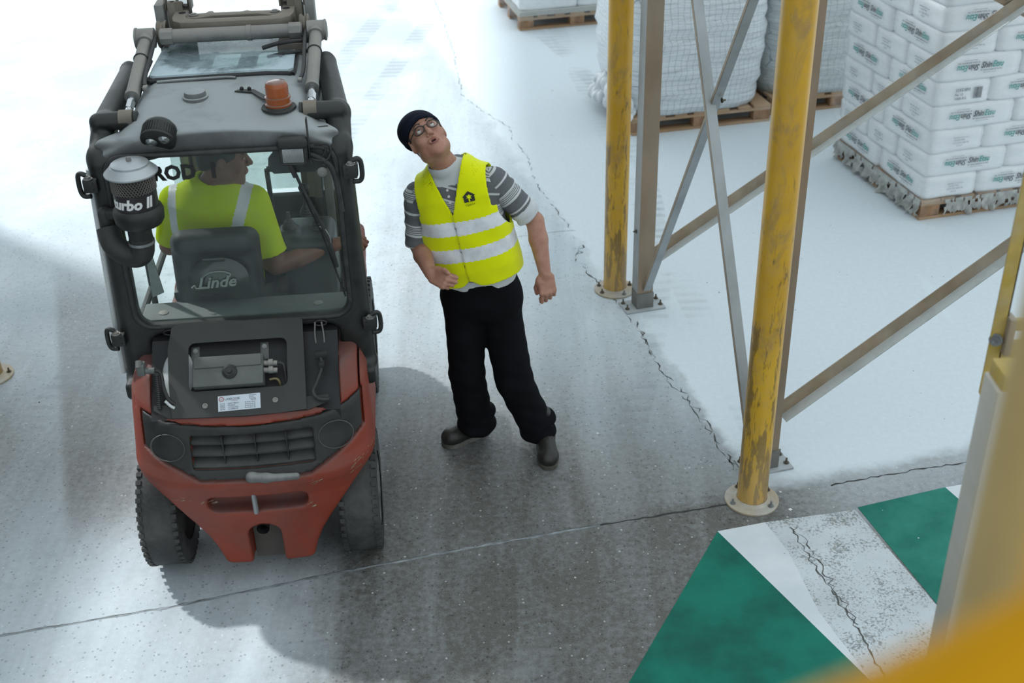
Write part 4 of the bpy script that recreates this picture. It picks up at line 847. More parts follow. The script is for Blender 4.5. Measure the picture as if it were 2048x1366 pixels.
MB().tube([(.35, .38, 1.87), (.39, .37, 1.885), (.42, .37, 1.88), (.425, .37, 1.85), (.405, .365, 1.82), (.36, .365, 1.825), (.34, .37, 1.84)], .005, 8, sub=4).tube([(.35, .375, 1.85), (.38, .37, 1.83), (.40, .368, 1.845), (.41, .37, 1.87)], .005, 8, sub=4).build('lamp_cable', RUBS, fl, 60)
MB().box((.347, .36, 1.90), (.006, .03, .19), bev=.002).build('lamp_bracket', BLK, fl, 30); MB().cyl((.36, .44, 1.905), (.42, .45, 1.905), .022).build('cable_gland', BLK, fl)
# left drum lamp
LM_ = frame((-.205, .43, 1.965), (-.12, -.80, -.52)); MB().lathe([(.0, -.02), (.045, -.015), (.060, .0), (.063, .012), (.063, .055), (.0655, .057), (.0655, .066), (.060, .070)], LM_, 44).build('drum_lamp', BLK, fl, 40)['label'] = 'round drum lamp with two bulbs'
mb = MB()
for k in range(40): mb.box((0, 0, 0), (.003, .003, .04), M=LM_ @ Matrix.Rotation(2*math.pi*k/40, 4, 'Z') @ T((.0645, 0, .034)))
mb.build('drum_lamp_ribs', BLK, fl, 0)
MB().lathe([(.0, .069), (.058, .069)], LM_, 36, cap=False).build('lamp_bezel', BLK2, fl, 0)
for dx in (-.026, .028): MB().lathe([(.0, .078), (.010, .080), (.019, .074), (.022, .070)], LM_ @ T((dx, .012*(1 if dx > 0 else -.3), 0)), 24, cap=False).build('lamp_bulb_lens', mat('lamp_silver', (.45, .48, .48), .12, .8, var=.5, vs=60), fl)
# square work lamp
WM = frame((.287, .345, 1.872), (-.03, -.985, .08)); MB().box((0, 0, -.02), (.110, .100, .065), bev=.016, M=WM, seg=3).box((0, .033, .006), (.114, .040, .05), bev=.012, M=WM, seg=3).build('work_lamp', PLAS, fl, 40)['label'] = 'square black work lamp'
def lens_mat():
    m, nt, b = newmat('ribbed_lamp_lens'); k = NT(nt); o = k.obj(); wv = k.n('ShaderNodeTexWave', bands_direction='X'); wv.inputs['Scale'].default_value = 70; k.l(o, wv.inputs['Vector']); b.inputs['Base Color'].default_value = (.62, .66, .66, 1); b.inputs['Metallic'].default_value = .7; b.inputs['Roughness'].default_value = .14; k.bump(wv.outputs[1], .8, .004, b); return m
MB().box((0, -.012, .016), (.082, .060, .010), bev=.004, M=WM).build('work_lamp_lens', lens_mat(), fl, 30); MB().tube([WM @ Vector((x, y-.012, .020)) for x, y in rrect(-.045, .045, -.034, .034, .008, 3)], .004, 6, closed=True).build('lens_frame', RUBS, fl, 40)
# rear-view board and small cab fittings behind the glass
MB().prism([(.17, 1.76), (.19, 1.735), (.35, 1.735), (.385, 1.765), (.385, 1.80), (.34, 1.865), (.235, 1.87), (.175, 1.80)], .02, XZ(.46), bev=.004).build('mirror_back', BLK2, fl, 30)
# --- tilt cylinders and cross tube
for q, xb in ((-1, -.352), (1, .352)):
    x1 = q*.358; p0 = Vector((xb, .545, 1.962)); p1 = Vector((x1, 1.175, 2.09)); d = (p1-p0).normalized()
    tc = MB().cyl(p0+d*.17, p1-d*.05, .027, n=28).cyl(p0+d*.160, p0+d*.185, .029, n=28).build('tilt_cylinder', STL, fl, 40)
    MB().cyl(p0+d*.03, p0+d*.17, .014).cyl(p0+d*.07, p0+d*.12, .018, n=6).build('cylinder_rod', CHR, tc); MB().cyl(p0-Vector((.026, 0, 0)), p0+Vector((.026, 0, 0)), .036, n=32).build('rod_eye', STLB, tc); MB().cyl(p0-Vector((q*.03, 0, 0)), p0+Vector((q*-.042, 0, 0)), .030, n=24).build('pin_cap', BLK, tc)
    MB().cyl(p1-Vector((.036, 0, 0)), p1+Vector((.036, 0, 0)), .042, n=32).cyl(p1-d*.05, p1-d*.0, .036, n=24).build('cylinder_eye', STL, tc); MB().lathe([(.045, 0), (.045, .008), (.03, .012)], frame(p1+Vector((q*.036, 0, 0)), (q, 0, 0)), 28).build('pin_cap', STL, tc)
    o_ = Vector((-q*.042, 0, .012)); MB().tube([p1+o_-d*.02, p1+o_-d*.14, p0+o_*.9+d*.30, p0+o_*1.1+d*.22], .0085, 8, sub=4).build('cylinder_hose', RUBS, tc, 60); MB().box(p0+o_*1.15+d*.205, (.018, .035, .014), bev=.003).build('hose_clip', STL, tc, 30)
    MB().lathe([(.030, -.004), (.032, 0), (.030, .004)], frame(p0+d*.46, d), 20).build('hose_strap', RUBS, tc)
MB().cyl((-.30, 1.178, 2.092), (.30, 1.178, 2.092), .030, n=32).cyl((-.295, 1.178, 2.092), (-.245, 1.178, 2.092), .036, n=8).cyl((.245, 1.178, 2.092), (.295, 1.178, 2.092), .036, n=8).cyl((.065, 1.178, 2.092), (.085, 1.178, 2.092), .033).build('cross_tube', STL, fl, 40)
MB().tube([(.33, 1.12, 2.06), (.28, 1.10, 2.07), (.2, 1.11, 2.06), (.13, 1.12, 2.04)], .009, 8, sub=4).tube([(.32, 1.08, 2.03), (.24, 1.07, 2.03), (.15, 1.09, 2.01)], .008, 8, sub=4).build('hydraulic_hose', RUBS, fl, 60); MB().box((.25, 1.18, 2.02), (.12, .10, .06), bev=.006).build('valve_block', STLB, fl, 30)
MB().tube([(-.33, 1.05, 2.03), (-.345, .98, 2.0), (-.36, .9, 1.96), (-.365, .8, 1.92)], .010, 8, sub=4).build('hydraulic_hose', RUBS, fl, 60)
# --- mast
for q in (-1, 1):
    MB().box((q*.275, 1.46, 1.13), (.035, .14, 2.1), bev=.004).box((q*.252, 1.40, 1.13), (.05, .016, 2.1)).box((q*.252, 1.52, 1.13), (.05, .016, 2.1)).build('outer_mast_rail', STLB, fl, 30)
    MB().box((q*.235, 1.485, 1.60), (.03, .11, 2.9), bev=.004).box((q*.215, 1.44, 1.60), (.04, .014, 2.9)).build('inner_mast_rail', STLB, fl, 30)
    for dx in (.225, .275): MB().cyl((q*dx-.018, 1.435, 2.165), (q*dx+.018, 1.435, 2.165), .021, n=24).build('chain_roller', CHR, fl)
    for dx in (.195, .25, .302): MB().box((q*dx, 1.44, 2.165), (.008, .07, .055), bev=.002).build('roller_cheek', STLB, fl, 30)
    MB().lathe([(.040, -.018), (.056, -.020), (.060, -.014), (.050, -.004), (.050, .004), (.060, .014), (.056, .020), (.040, .018), (.030, .008), (.030, -.008)], frame((q*.305, 1.275, 2.075), (1, 0, 0)), 36).build('hose_pulley', STLB, fl); MB().cyl((q*.28, 1.275, 2.075), (q*.33, 1.275, 2.075), .014).build('pulley_pin', STL, fl)
    MB().box((q*.325, 1.42, 1.15), (.04, .10, 2.05), bev=.004).build('hose_guide', STL, fl, 30)
up_ = [(-.262, 1.42), (-.262, 1.30), (-.25, 1.245), (-.215, 1.212), (-.17, 1.205), (.17, 1.205), (.215, 1.212), (.25, 1.245), (.262, 1.30), (.262, 1.42), (.205, 1.42), (.205, 1.31), (.19, 1.275), (.16, 1.262), (-.16, 1.262), (-.19, 1.275), (-.205, 1.31), (-.205, 1.42)]
MB().prism(up_, .065, T((0, 0, 2.075)), bev=.006).build('mast_crossmember', STLB, fl, 30)['label'] = 'dusty U-shaped mast crossmember'
MB().prism([(-.20, 1.31), (-.16, 1.305), (-.10, 1.335), (-.05, 1.335), (.05, 1.335), (.10, 1.335), (.16, 1.305), (.20, 1.31), (.21, 1.35), (.19, 1.38), (.07, 1.385), (.05, 1.40), (.03, 1.385), (-.09, 1.385), (-.10, 1.41), (-.12, 1.41), (-.13, 1.385), (-.19, 1.38), (-.21, 1.35)], .03, T((0, 0, 2.10)), bev=.004).build('chain_anchor_plate', STLB, fl, 30)
for x in (-.175, .175): MB().lathe([(.020, 0), (.020, .006), (.012, .006), (.012, .010), (0, .010)], T((x, 1.345, 2.13)), 24).build('anchor_nut', STL, fl)
for x in (-.225, .225): MB().lathe([(.016, 0), (.016, .002)], T((x, 1.36, 2.1395)), 24).build('bolt_hole', BLK2, fl, 0)
MB().box((0, 1.60, .25), (.7, .04, .5), bev=.006).box((0, 1.62, .75), (.7, .04, .06)).build('fork_carriage', BLK, fl, 30)
for q in (-1, 1): MB().box((q*.22, 2.15, .06), (.10, 1.1, .035), bev=.006).box((q*.22, 1.64, .35), (.10, .035, .6), bev=.004).build('fork', BLK, fl, 30)
# --- interior
ledge = MB().box((0, .51, 1.118), (.86, .15, .03), bev=.008).build('rear_shelf', mat('grey_shelf', (.08, .09, .088), .5, dust=.5, dcol=(.15, .17, .17), top=.4), fl, 30)
for x in (-.34, .30): MB().lathe([(.020, 0), (.020, .003), (.010, .006), (0, .006)], T((x, .49, 1.133)), 24).build('shelf_plug', STL, fl)
MB().box((0, .92, .80), (.84, .62, .02)).box((0, 1.42, 1.02), (.78, .06, .44), bev=.02).build('cab_floor', BLK2, fl, 30)
s = SDF((-.40, .46, .88), (.18, 1.14, 1.50), .009); s.add(rbox((-.115, .64, 1.20), (.185, .055, .22), .05, rot=(R(-8), 0, 0))).add(rbox((-.115, .62, 1.385), (.165, .05, .05), .04, rot=(R(-8), 0, 0)), .03).add(rbox((-.115, .86, 1.0), (.20, .24, .06), .05), .03)
SEAT = mat('seat_vinyl', (.014, .015, .016), .42, var=.3, vs=6, dust=.3, dcol=(.06, .065, .065), top=.4)
s.build('driver_seat', SEAT, fl); MB().box((-.29, .70, 1.15), (.04, .22, .05), bev=.015).build('armrest', SEAT, fl)
EM = mat('seat_emblem_shell', (.03, .032, .032), .18, var=.2, spec=.8); EMT = mat('emblem_lettering', (.34, .37, .36), .5)
em = MB().lathe([(.0, .026), (.06, .022), (.10, .012), (.125, 0), (.118, -.006)], frame((-.105, .555, 1.245), (0, -.98, .2), (0, 0, 1)) @ Matrix.Scale(.72, 4, (0, 1, 0)), 40, cap=False).build('seat_emblem', EM, fl); MB().box((-.115, .555, 1.335), (.09, .01, .012), bev=.003).build('emblem_clip', EM, fl, 30)
me = text_mesh('Linde', .072, .0008, .35, 1.0, .0016); me.materials.append(EMT); o = bpy.data.objects.new('emblem_lettering', me); C.objects.link(o); o.parent = em; o.matrix_local = T((-.19, .518, 1.22)) @ FRONT @ Matrix.Rotation(R(2), 4, 'Z')
MB().tube([(-.215, .52, 1.225), (-.20, .52, 1.235), (-.195, .519, 1.222), (-.15, .518, 1.222)], .003, 6, sub=4).tube([(-.165, .518, 1.27), (-.13, .517, 1.292), (-.08, .517, 1.295), (-.05, .518, 1.282), (-.055, .518, 1.27)], .0035, 6, sub=4).build('emblem_swash', EMT, em, 60)
s = SDF((.08, .84, .92), (.42, 1.22, 1.34), .009); s.add(rbox((.245, 1.02, 1.08), (.115, .14, .16), .04)).add(rbox((.16, .97, 1.235), (.045, .05, .03), .015), .02); s.build('control_console', mat('console_plastic', (.022, .026, .028), .4, var=.2, dust=.3, dcol=(.07,.08,.08)), fl)
for x, y, z in ((.165, .97, 1.262), (.285, 1.00, 1.245), (.235, 1.10, 1.27)):
    MB().lathe([(.034, 0), (.030, .006), (.033, .010), (.024, .018), (.027, .022), (.018, .030), (.021, .034), (.010, .044), (.007, .08)], T((x, y, z)), 24).build('lever_boot', RUBS, fl)
MB().lathe([(.006, 0), (.006, .03), (.020, .036), (.026, .055), (.018, .07), (.0, .075)], T((.235, 1.10, 1.345)), 24).build('lever_knob', BLK2, fl)
MB().tube([(.05, 1.34, 1.40), (.40, 1.36, 1.40)], .014).tube([(.05, 1.34, 1.40), (.05, 1.36, 1.2)], .012).build('front_grab_bar', BLK, fl); bl = MB().box((.235, 1.20, 1.50), (.15, .02, .055), rot=(R(-30), 0, 0), bev=.006).build('blue_display', mat('blue_gloss', (.03, .12, .42), .12, var=.6, vs=14, col2=(.25, .45, .8)), fl, 30)
MB().tube([(-.04, 1.22, 1.22), (.03, 1.32, 1.24), (-.04, 1.40, 1.27), (-.18, 1.42, 1.28), (-.30, 1.38, 1.27), (-.34, 1.28, 1.24), (-.28, 1.19, 1.21), (-.16, 1.16, 1.20)], .013, 10, sub=4, closed=True).cyl((-.16, 1.29, 1.24), (-.16, 1.38, 1.0), .02).build('steering_wheel', BLK2, fl, 60)
MB().prism([(-.405, 1.14), (-.355, 1.16), (-.365, 1.25), (-.385, 1.42), (-.40, 1.36)], .01, XZ(.62)).build('door_edge_trim', mat('pale_trim', (.38, .43, .43), .4), fl, 0)
sg = glass_mat('side_glass', (.80, .86, .84), .06, .05, .12)
MB().tube([(-.48, .50, 1.02), (-.48, 1.46, 1.02)], .016).tube([(-.475, .95, 1.9), (-.48, .95, .8)], .014).build('door_frame', BLK, fl)
MB().box((-.03, 1.48, 1.55), (.76, .006, .62)).build('windscreen', sg, fl, 0)
# --- air pre-cleaner and hose on the left
AX, AY = -.312, .285
ac = MB().lathe([(.062, .0), (.082, .005), (.092, .02), (.095, .055), (.090, .070), (.082, .078)], T((AX, AY, 1.635)), 44).build('air_cleaner_bowl', BLK, fl, 40); ac['label'] = 'air pre-cleaner bowl'
MB().lathe([(.078, 0), (.080, .002), (.080, .066), (.078, .068)], T((AX, AY, 1.712)), 44, cap=False).build('air_cleaner_label_band', mat('label_band', (.022, .018, .02), .32, var=.2), fl, 40)
def mesh_mat():
    m, nt, b = newmat('perforated_steel'); k = NT(nt); o = k.n('ShaderNodeTexCoord').outputs['UV']; b.inputs['Roughness'].default_value = .4; b.inputs['Metallic'].default_value = .3; b.inputs['Base Color'].default_value = (.11, .10, .09, 1); return m
PF = mesh_mat(); mb = MB(); rr_, z0, n_, rows = .0815, 1.780, 44, 7
MB().lathe([(.072, 0), (.072, .062)], T((AX, AY, 1.778)), 40, cap=False).build('air_cleaner_core', BLK2, fl, 40)
for j in range(rows):      # perforated band: a lattice of slanted wires
    for k in range(n_):
        a0 = 2*math.pi*(k+(j % 2)*.5)/n_; 
        for sg_ in (-.5, .5):
            a1 = a0+2*math.pi*sg_/n_; zz = z0+j*.0085
            mb.tube([(AX+rr_*math.cos(a0), AY+rr_*math.sin(a0), zz), (AX+rr_*math.cos(a1), AY+rr_*math.sin(a1), zz+.0085)], .0021, 4)
pb = mb.build('perforated_band', PF, fl, 0); pb['kind'] = 'stuff'
MB().lathe([(.080, 0), (.083, .001), (.083, .006), (.080, .007)], T((AX, AY, 1.838)), 44, cap=False).build('band_rim', BLK, fl)
cp_ = MB().lathe([(.080, .0), (.094, .0), (.099, .004), (.099, .009), (.090, .018), (.074, .034), (.070, .0345), (.070, .041), (.066, .044), (.03, .050), (.0, .051)], T((AX, AY, 1.842)), 56).build('air_cleaner_cap', CAPM, fl, 30); cp_['label'] = 'brushed aluminium rain cap'
MB().lathe([(.010, 0), (.010, .008), (.006, .016), (0, .018)], T((AX, AY, 1.892)), 6).build('cap_nut', STL, cp_, 30)
TW = mat('white_print', (.80, .80, .80), .5)
def wrap_text(s_, size, zc, a_mid, rad, name, parent, shear=.2):
    me = text_mesh(s_, size, .0006, shear, 1.0, .0022); w_ = max(v.co.x for v in me.vertices)
    for v in me.vertices:
        a = a_mid+(v.co.x-w_/2)/rad; rr = rad+v.co.z; v.co = Vector((AX+rr*math.cos(a), AY+rr*math.sin(a), zc+v.co.y))
    me.materials.append(TW); o = bpy.data.objects.new(name, me); C.objects.link(o); o.parent = parent
wrap_text('turbo II', .056, 1.728, R(-93), .0808, 'band_lettering', fl)
MB().lathe([(.045, .0), (.045, -.075), (.048, -.078), (.048, -.086), (.045, -.088)], T((AX-.01, AY, 1.635)), 30, cap=False).lathe([(.036, .0), (.036, -.12)], T((AX-.01, AY, 1.635)), 24).build('inlet_neck', BLK, fl)
MB().lathe([(.0475, 0), (.050, .001), (.050, .012), (.0475, .013)], T((AX-.01, AY, 1.555)), 30, cap=False).build('hose_clamp', ZINC, fl)
MB().tube([(AX-.01, AY, 1.58), (AX-.012, AY, 1.53), (AX-.035, AY+.005, 1.500), (AX-.08, AY+.015, 1.505), (AX-.125, AY+.03, 1.545), (AX-.140, AY+.06, 1.60)], .046, 20, sub=5).build('intake_elbow', PLAS, fl, 60)['label'] = 'thick rubber intake elbow'
MB().box((AX-.145, AY+.07, 1.62), (.05, .06, .12), bev=.02, seg=3).build('intake_box', PLAS, fl, 40)
MB().box((-.40, .34, 1.66), (.10, .04, .035), bev=.006).build('air_cleaner_bracket', BLK, fl, 30)
# ------------------------------------------------------------------ people
def skin_mat(name, c, c2):
    m, nt, b = newmat(name); k = NT(nt); o = k.obj(); n = k.noise(o, 16, 4, .6); n2 = k.noise(o, 110, 3, .6)
    cc = k.mix(k.ramp(n, .3, .7), c, c2); cc = k.mix(k.math('MULTIPLY', k.ramp(n2, .5, .7), .25), cc, (c[0]*.6, c[1]*.5, c[2]*.5)); k.l(cc, b.inputs['Base Color'])
    b.inputs['Roughness'].default_value = .48; b.inputs['Subsurface Weight'].default_value = .08; b.inputs['Subsurface Radius'].default_value = (.012, .005, .003); b.inputs['Subsurface Scale'].default_value = .5
    k.bump(n2, .12, .002, b); return m
SKIN = skin_mat('skin', (.46, .245, .170), (.38, .175, .12)); LIP = skin_mat('lips', (.33, .12, .095), (.28, .10, .08)); MOUTH = mat('mouth_dark', (.04, .01, .01), .6)
SKIN2 = skin_mat('skin_tan', (.24, .115, .075), (.19, .085, .055)); EYEW = mat('eye_white', (.70, .68, .66), .2, var=.03); EYED = mat('iris_dark', (.035, .03, .025), .15)
V3 = lambda a: np.array(a, float)
def cap_add(s, a, b, ra, rb, k): s.add(capsule(a, b, ra, rb), k)
def hand(s, wrist, d, n, t, curl, sc=1.0, k=.008, thumb=(.55, .6, -.35)):
    w_, d, n, t = Vector(wrist), Vector(d).normalized(), Vector(n).normalized(), Vector(t).normalized(); n = (n-d*n.dot(d)).normalized(); t = (t-d*t.dot(d)-n*t.dot(n)).normalized()
    Mx = Matrix((t, d, n)).transposed()
    s.add(rbox(w_+d*.052*sc, (.039*sc, .046*sc, .0145*sc), .013*sc, Mx), .014); s.add(ellip(w_+d*.035*sc+t*.022*sc-n*.006*sc, (.020*sc, .030*sc, .015*sc), Mx), .01)
    for i, (off, L, ls) in enumerate(((.029, .090, (.043, .026, .021)), (.0098, .096, (.047, .030, .022)), (-.0098, .091, (.043, .027, .021)), (-.028, .081, (.034, .021, .018)))):
        p = w_+d*L*sc+t*off*sc; a = 0; r = .0098*sc*(1 if i < 3 else .88)
        s.add(ellip(p-d*.004*sc+n*.004*sc, (.0105*sc,)*3), .006)
        for j, l in enumerate(ls):
            a += R(curl[i][j]); dd = d*math.cos(a)-n*math.sin(a)+t*(off*1.6*math.cos(a)); q = p+dd.normalized()*l*sc; s.add(capsule(p, q, r, r*.9), k*.35 if j else .006); p = q; r *= .92
    p = w_+d*.028*sc+t*.030*sc-n*.004*sc; q = p+(d*thumb[0]+t*thumb[1]+n*thumb[2]).normalized()*.044*sc; s.add(capsule(p, q, .0145*sc, .0115*sc), .012)
    dd = (d*.95-t*.05+n*thumb[2]*.9).normalized(); q2 = q+dd*.030*sc; s.add(capsule(q, q2, .0115*sc, .010*sc), .004)
def head(s, O, A, neck, kneck=.03, female=False, mouth=.005):
    """O head origin, A 3x3 with local axes as columns (x = wearer's left, y = backwards, z = up)"""
    Am = Matrix(A); P = lambda x, y, z: O+Am @ Vector((x, y, z)); E = lambda c, r, k, rot=None: s.add(ellip(P(*c), r, Am @ rot if rot is not None else Am), k)
    E((0, .018, .038), (.077, .096, .082), 0); E((0, -.012, -.028), (.064, .078, .080), .035); E((0, -.052, -.085), (.034, .032, .028), .03); E((0, -.072, -.104), (.017, .013, .013), .015)
    for q in (-1, 1):
        E((q*.040, -.055, -.022), (.024, .024, .024), .02); E((q*.048, -.005, -.070), (.020, .045, .025), .025)
        E((q*.0765, .012, -.004), (.008, .019, .031), .006, Euler((R(8), 0, R(q*18))).to_matrix()); s.cut(ellip(P(q*.0845, .008, .0), (.005, .010, .016), Am), .005)
        s.cut(ellip(P(q*.031, -.092, .014), (.019, .014, .011), Am), .012)
        E((q*.031, -.0725, .0135), (.0150, .0125, .0125), .002)
        E((q*.0115, -.096, -.027), (.0075, .010, .007), .006)
    s.add(capsule(P(-.034, -.083, .031), P(.034, -.083, .031), .0095), .012); s.add(capsule(P(0, -.086, .018), P(0, -.108, -.020), .0085, .0115), .008)
    E((0, -.110, -.023), (.0105, .009, .0085), .006)
    for q in (-1, 1): s.cut(ellip(P(q*.0065, -.107, -.0325), (.0035, .005, .003), Am), .003)
    E((0, -.086, -.053), (.024, .011, .010), .008); E((0, -.089, -.0505), (.023, .0085, .0050), .004); E((0, -.087, -.0665), (.019, .0085, .0058), .004); s.cut(ellip(P(0, -.099, -.058), (.015, .012, mouth), Am), .004)
    s.add(capsule(P(0, .028, -.055), neck, .055, .060), kneck)
    return P
def face_bits(root, O, A, P, hairm, brow=True, op=.0065):
    Am = Matrix(A)
    ring = [P(.0215*math.cos(a), -.0955+.012*abs(math.cos(a))**2.2, -.0585+(op+.0015)*math.sin(a)*(1-.15*math.cos(a)**2)) for a in np.linspace(0, 2*math.pi, 24, endpoint=False)]
    MB().tube(ring, lambda t: .0042-.0012*abs(math.cos(2*math.pi*t)), 8, closed=True).build('lips', LIP, root, 180)
    MB().raw([P(.0195*math.cos(a), -.0962+.010*abs(math.cos(a))**2.2, -.0585+op*.85*math.sin(a)) for a in np.linspace(0, 2*math.pi, 20, endpoint=False)], [tuple(range(20))]).build('mouth_opening', MOUTH, root, 0)
    for q in (-1, 1):
        e = MB(); me = bmesh.new(); bmesh.ops.create_uvsphere(me, u_segments=20, v_segments=14, radius=.0122); e._take(me, Matrix.Translation(P(q*.031, -.0745, .0135))); eo = e.build('eyeball', EYEW, root, 180)
        g = (Am @ Vector((.05, -.85, .42))).normalized(); c = P(q*.031, -.0745, .0135); F = frame(c+g*.0098, g); MB().lathe([(.0062, 0), (.0055, .0018), (.003, .0028), (0, .003)], F, 18).build('iris', EYED, eo, 60)
        if brow: MB().tube([P(q*.014, -.094, .036), P(q*.030, -.095, .041), P(q*.045, -.084, .037), P(q*.052, -.074, .031)], lambda t: .0030*(1-.5*t), 8, sub=4).build('eyebrow', hairm, root, 60)
        MB().tube([P(q*.019, -.0865, .0095), P(q*.025, -.090, .0195), P(q*.033, -.0895, .0210), P(q*.0445, -.081, .0145)], .0018, 6, sub=4).build('eyelid', SKIN if root.name.startswith('person') and root.get('tan') is None else SKIN2, root, 60)
# ---- the man looking up
man = thing('person', 'standing man in yellow hi-vis vest, navy cap and glasses, looking up', 'person', (-.05, 5.0, 0))
MO = Vector((-.05, 5.0, 0)); cd = (Vector((0, 0, 3.6))-Vector((-.333, 4.97, 1.69))).normalized()
fup = Rt*-.52+Up*.85; frt = Rt*.85+Up*.52; f_ = (cd+fup*.34+frt*.20).normalized(); u_ = (fup-f_*fup.dot(f_)).normalized(); x_ = (-f_).cross(u_); HA = Matrix((x_, -f_, u_)).transposed(); HO = Vector((-.342, 4.97, 1.678))
tz = Vector((-.205, .02, 1)).normalized(); tx = Vector((1, -.13, .2)); tx = (tx-tz*tx.dot(tz)).normalized(); ty = tz.cross(tx); TO = Vector((-.14, 5.04, .95)); TA = Matrix((tx, ty, tz)).transposed()
tl = lambda x, y, z: TO+TA @ Vector((x, y, z)); tA = np.array(TA); tO = np.array(TO)
def tloc(X, Y, Z): x, y, z = X-tO[0], Y-tO[1], Z-tO[2]; return tuple(tA[0, i]*x+tA[1, i]*y+tA[2, i]*z for i in range(3))
def torso(X, Y, Z, off=0.0, flare=0.0, wr=0.0):
    x, y, z = tloc(X, Y, Z); rx = np.interp(z, [-.15, 0, .12, .25, .38, .46, .52, .57, .62], [.150, .155, .165, .170, .180, .178, .150, .095, .055]); ry = np.interp(z, [-.15, 0, .12, .25, .38, .46, .52, .57, .62], [.100, .115, .130, .125, .118, .108, .090, .070, .055])
    rx = rx+off+flare*np.clip(1-z/.42, 0, 1); ry = ry+off+flare*.6*np.clip(1-z/.42, 0, 1); d = ((np.abs(x)/rx)**2.5+(np.abs(y)/ry)**2.5+1e-9)**(1/2.5); d = (d-1)*np.minimum(rx, ry)
    if wr: d = d+wr*(np.sin(x*38+z*24)*np.sin(z*17-x*9+1)+.6*np.sin(z*55+x*30)*np.clip(1-z/.3, 0, 1))
    return smax(d, np.abs(z-.22)-.385-off*.5, .04)
ShR, ShL = tl(-.178, .0, .458), tl(.178, .0, .468)
ElR, ElL = Vector((-.412, 5.03, 1.135)), Vector((.118, 5.05, 1.235)); WrR, WrL = Vector((-.352, 4.81, 1.105)), Vector((.158, 4.955, 1.015))
AkR, AkL = Vector((-.195, 5.11, .09)), Vector((.135, 5.03, .09)); KnR, KnL = Vector((-.222, 5.02, .45)), Vector((.005, 4.995, .42)); HiR, HiL = Vector((-.22, 5.04, .86)), Vector((-.06, 5.04, .86))
s = SDF((-.52, 4.66, .02), (.26, 5.28, 1.84), .0042)
P = head(s, HO, HA, Vector((-.262, 5.035, 1.50)), mouth=.0075)
class _T: pass
tf = lambda X, Y, Z: torso(X, Y, Z, -.004); tf.lo = V3((-.42, 4.84, .80)); tf.hi = V3((.12, 5.24, 1.58)); s.add(tf, .03)
for a, b, c_, r in ((ShR, ElR, WrR, 0), (ShL, ElL, WrL, 1)):
    s.add(capsule(a, b, .050, .040), .03); s.add(capsule(b, b.lerp(c_, .35), .041, .043), .01); s.add(capsule(b.lerp(c_, .35), c_, .043, .028), .012)
for h, kn, a in ((HiR, KnR, AkR), (HiL, KnL, AkL)): s.add(capsule(h, kn, .082, .055), .04); s.add(capsule(kn, kn.lerp(a, .35), .055, .056), .01); s.add(capsule(kn.lerp(a, .35), a, .056, .037), .01)
hand(s, WrL, (.15, -.30, -1), (.15, -1, .25), (-1, -.15, -.1), ((28, 55, 40), (48, 62, 45), (50, 60, 45), (42, 55, 40)), 1.04, thumb=(.80, .35, -.55))
hand(s, WrR, (.62, -.50, -.12), (.15, -.95, .25), (.25, .25, 1), ((65, 75, 50), (70, 80, 50), (72, 80, 50), (70, 75, 50)), 1.0, thumb=(.75, .25, .30))
hA, hO = np.array(HA), np.array(HO)
man_xf = lambda V: V-np.array(MO)
s.build('body', SKIN, man, xf=man_xf)
NAVY = mat('navy_cap_cloth', (.008, .011, .022), .85, spec=.15, var=.2, bump=.2, bs=300); HAIR = mat('greying_hair', (.055, .05, .045), .7, var=.4, vs=60, bump=.4, bs=200); GL_ = mat('glasses_frame', (.03, .028, .025), .3)
root_off = lambda o: setattr(o, 'matrix_parent_inverse', Matrix.Translation(-MO)) or o
def man_kids(fn):
    before = set(bpy.data.objects); fn()
    for o in set(bpy.data.objects)-before:
        if o.parent == man: root_off(o)
man_kids(lambda: face_bits(man, HO, HA, P, HAIR))
# cap, hair, glasses
s = SDF(tuple(HO[i]-.17 for i in range(3)), tuple(HO[i]+.19 for i in range(3)), .004)
s.add(ellip(P(-.004, .024, .046), (.0885, .108, .088), HA)); s.add(ellip(P(-.02, .035, .075), (.075, .085, .058), HA), .03)
def cutcap(D, X, Y, Z):
    x, y, z = [hA[0, i]*(X-hO[0])+hA[1, i]*(Y-hO[1])+hA[2, i]*(Z-hO[2]) for i in range(3)]
    edge = z-.064+.26*(y+.09)+.015*np.abs(x)/.08; D = smax(D, -edge, .004); band = smax(np.abs(D+.001)-.0045, np.abs(edge-.011)-.011, .003); D = np.minimum(D, band); return D
s.apply(cutcap); s.build('cap', NAVY, man, xf=man_xf)
s = SDF(tuple(HO[i]-.15 for i in range(3)), tuple(HO[i]+.15 for i in range(3)), .004); s.add(ellip(P(0, .022, .028), (.0805, .100, .085), HA)); s.add(ellip(P(0, .06, -.03), (.060, .055, .06), HA), .02)
def cuth(D, X, Y, Z):
    x, y, z = [hA[0, i]*(X-hO[0])+hA[1, i]*(Y-hO[1])+hA[2, i]*(Z-hO[2]) for i in range(3)]
    D = smax(D, -(y+.030-.25*np.maximum(z, 0)), .01); D = smax(D, -(z+.020+.5*np.minimum(y-.0, 0)+.5*np.maximum(0, y-.02)), .01); return smax(D, -(0.014-np.abs(z+.004)*.3-np.abs(y-.010)*.5)*0-9, .001)
s.apply(cuth); s.cut(ellip(P(.084, .010, -.006), (.018, .024, .034), HA), .004).cut(ellip(P(-.084, .010, -.006), (.018, .024, .034), HA), .004); s.build('hair', HAIR, man, xf=man_xf)
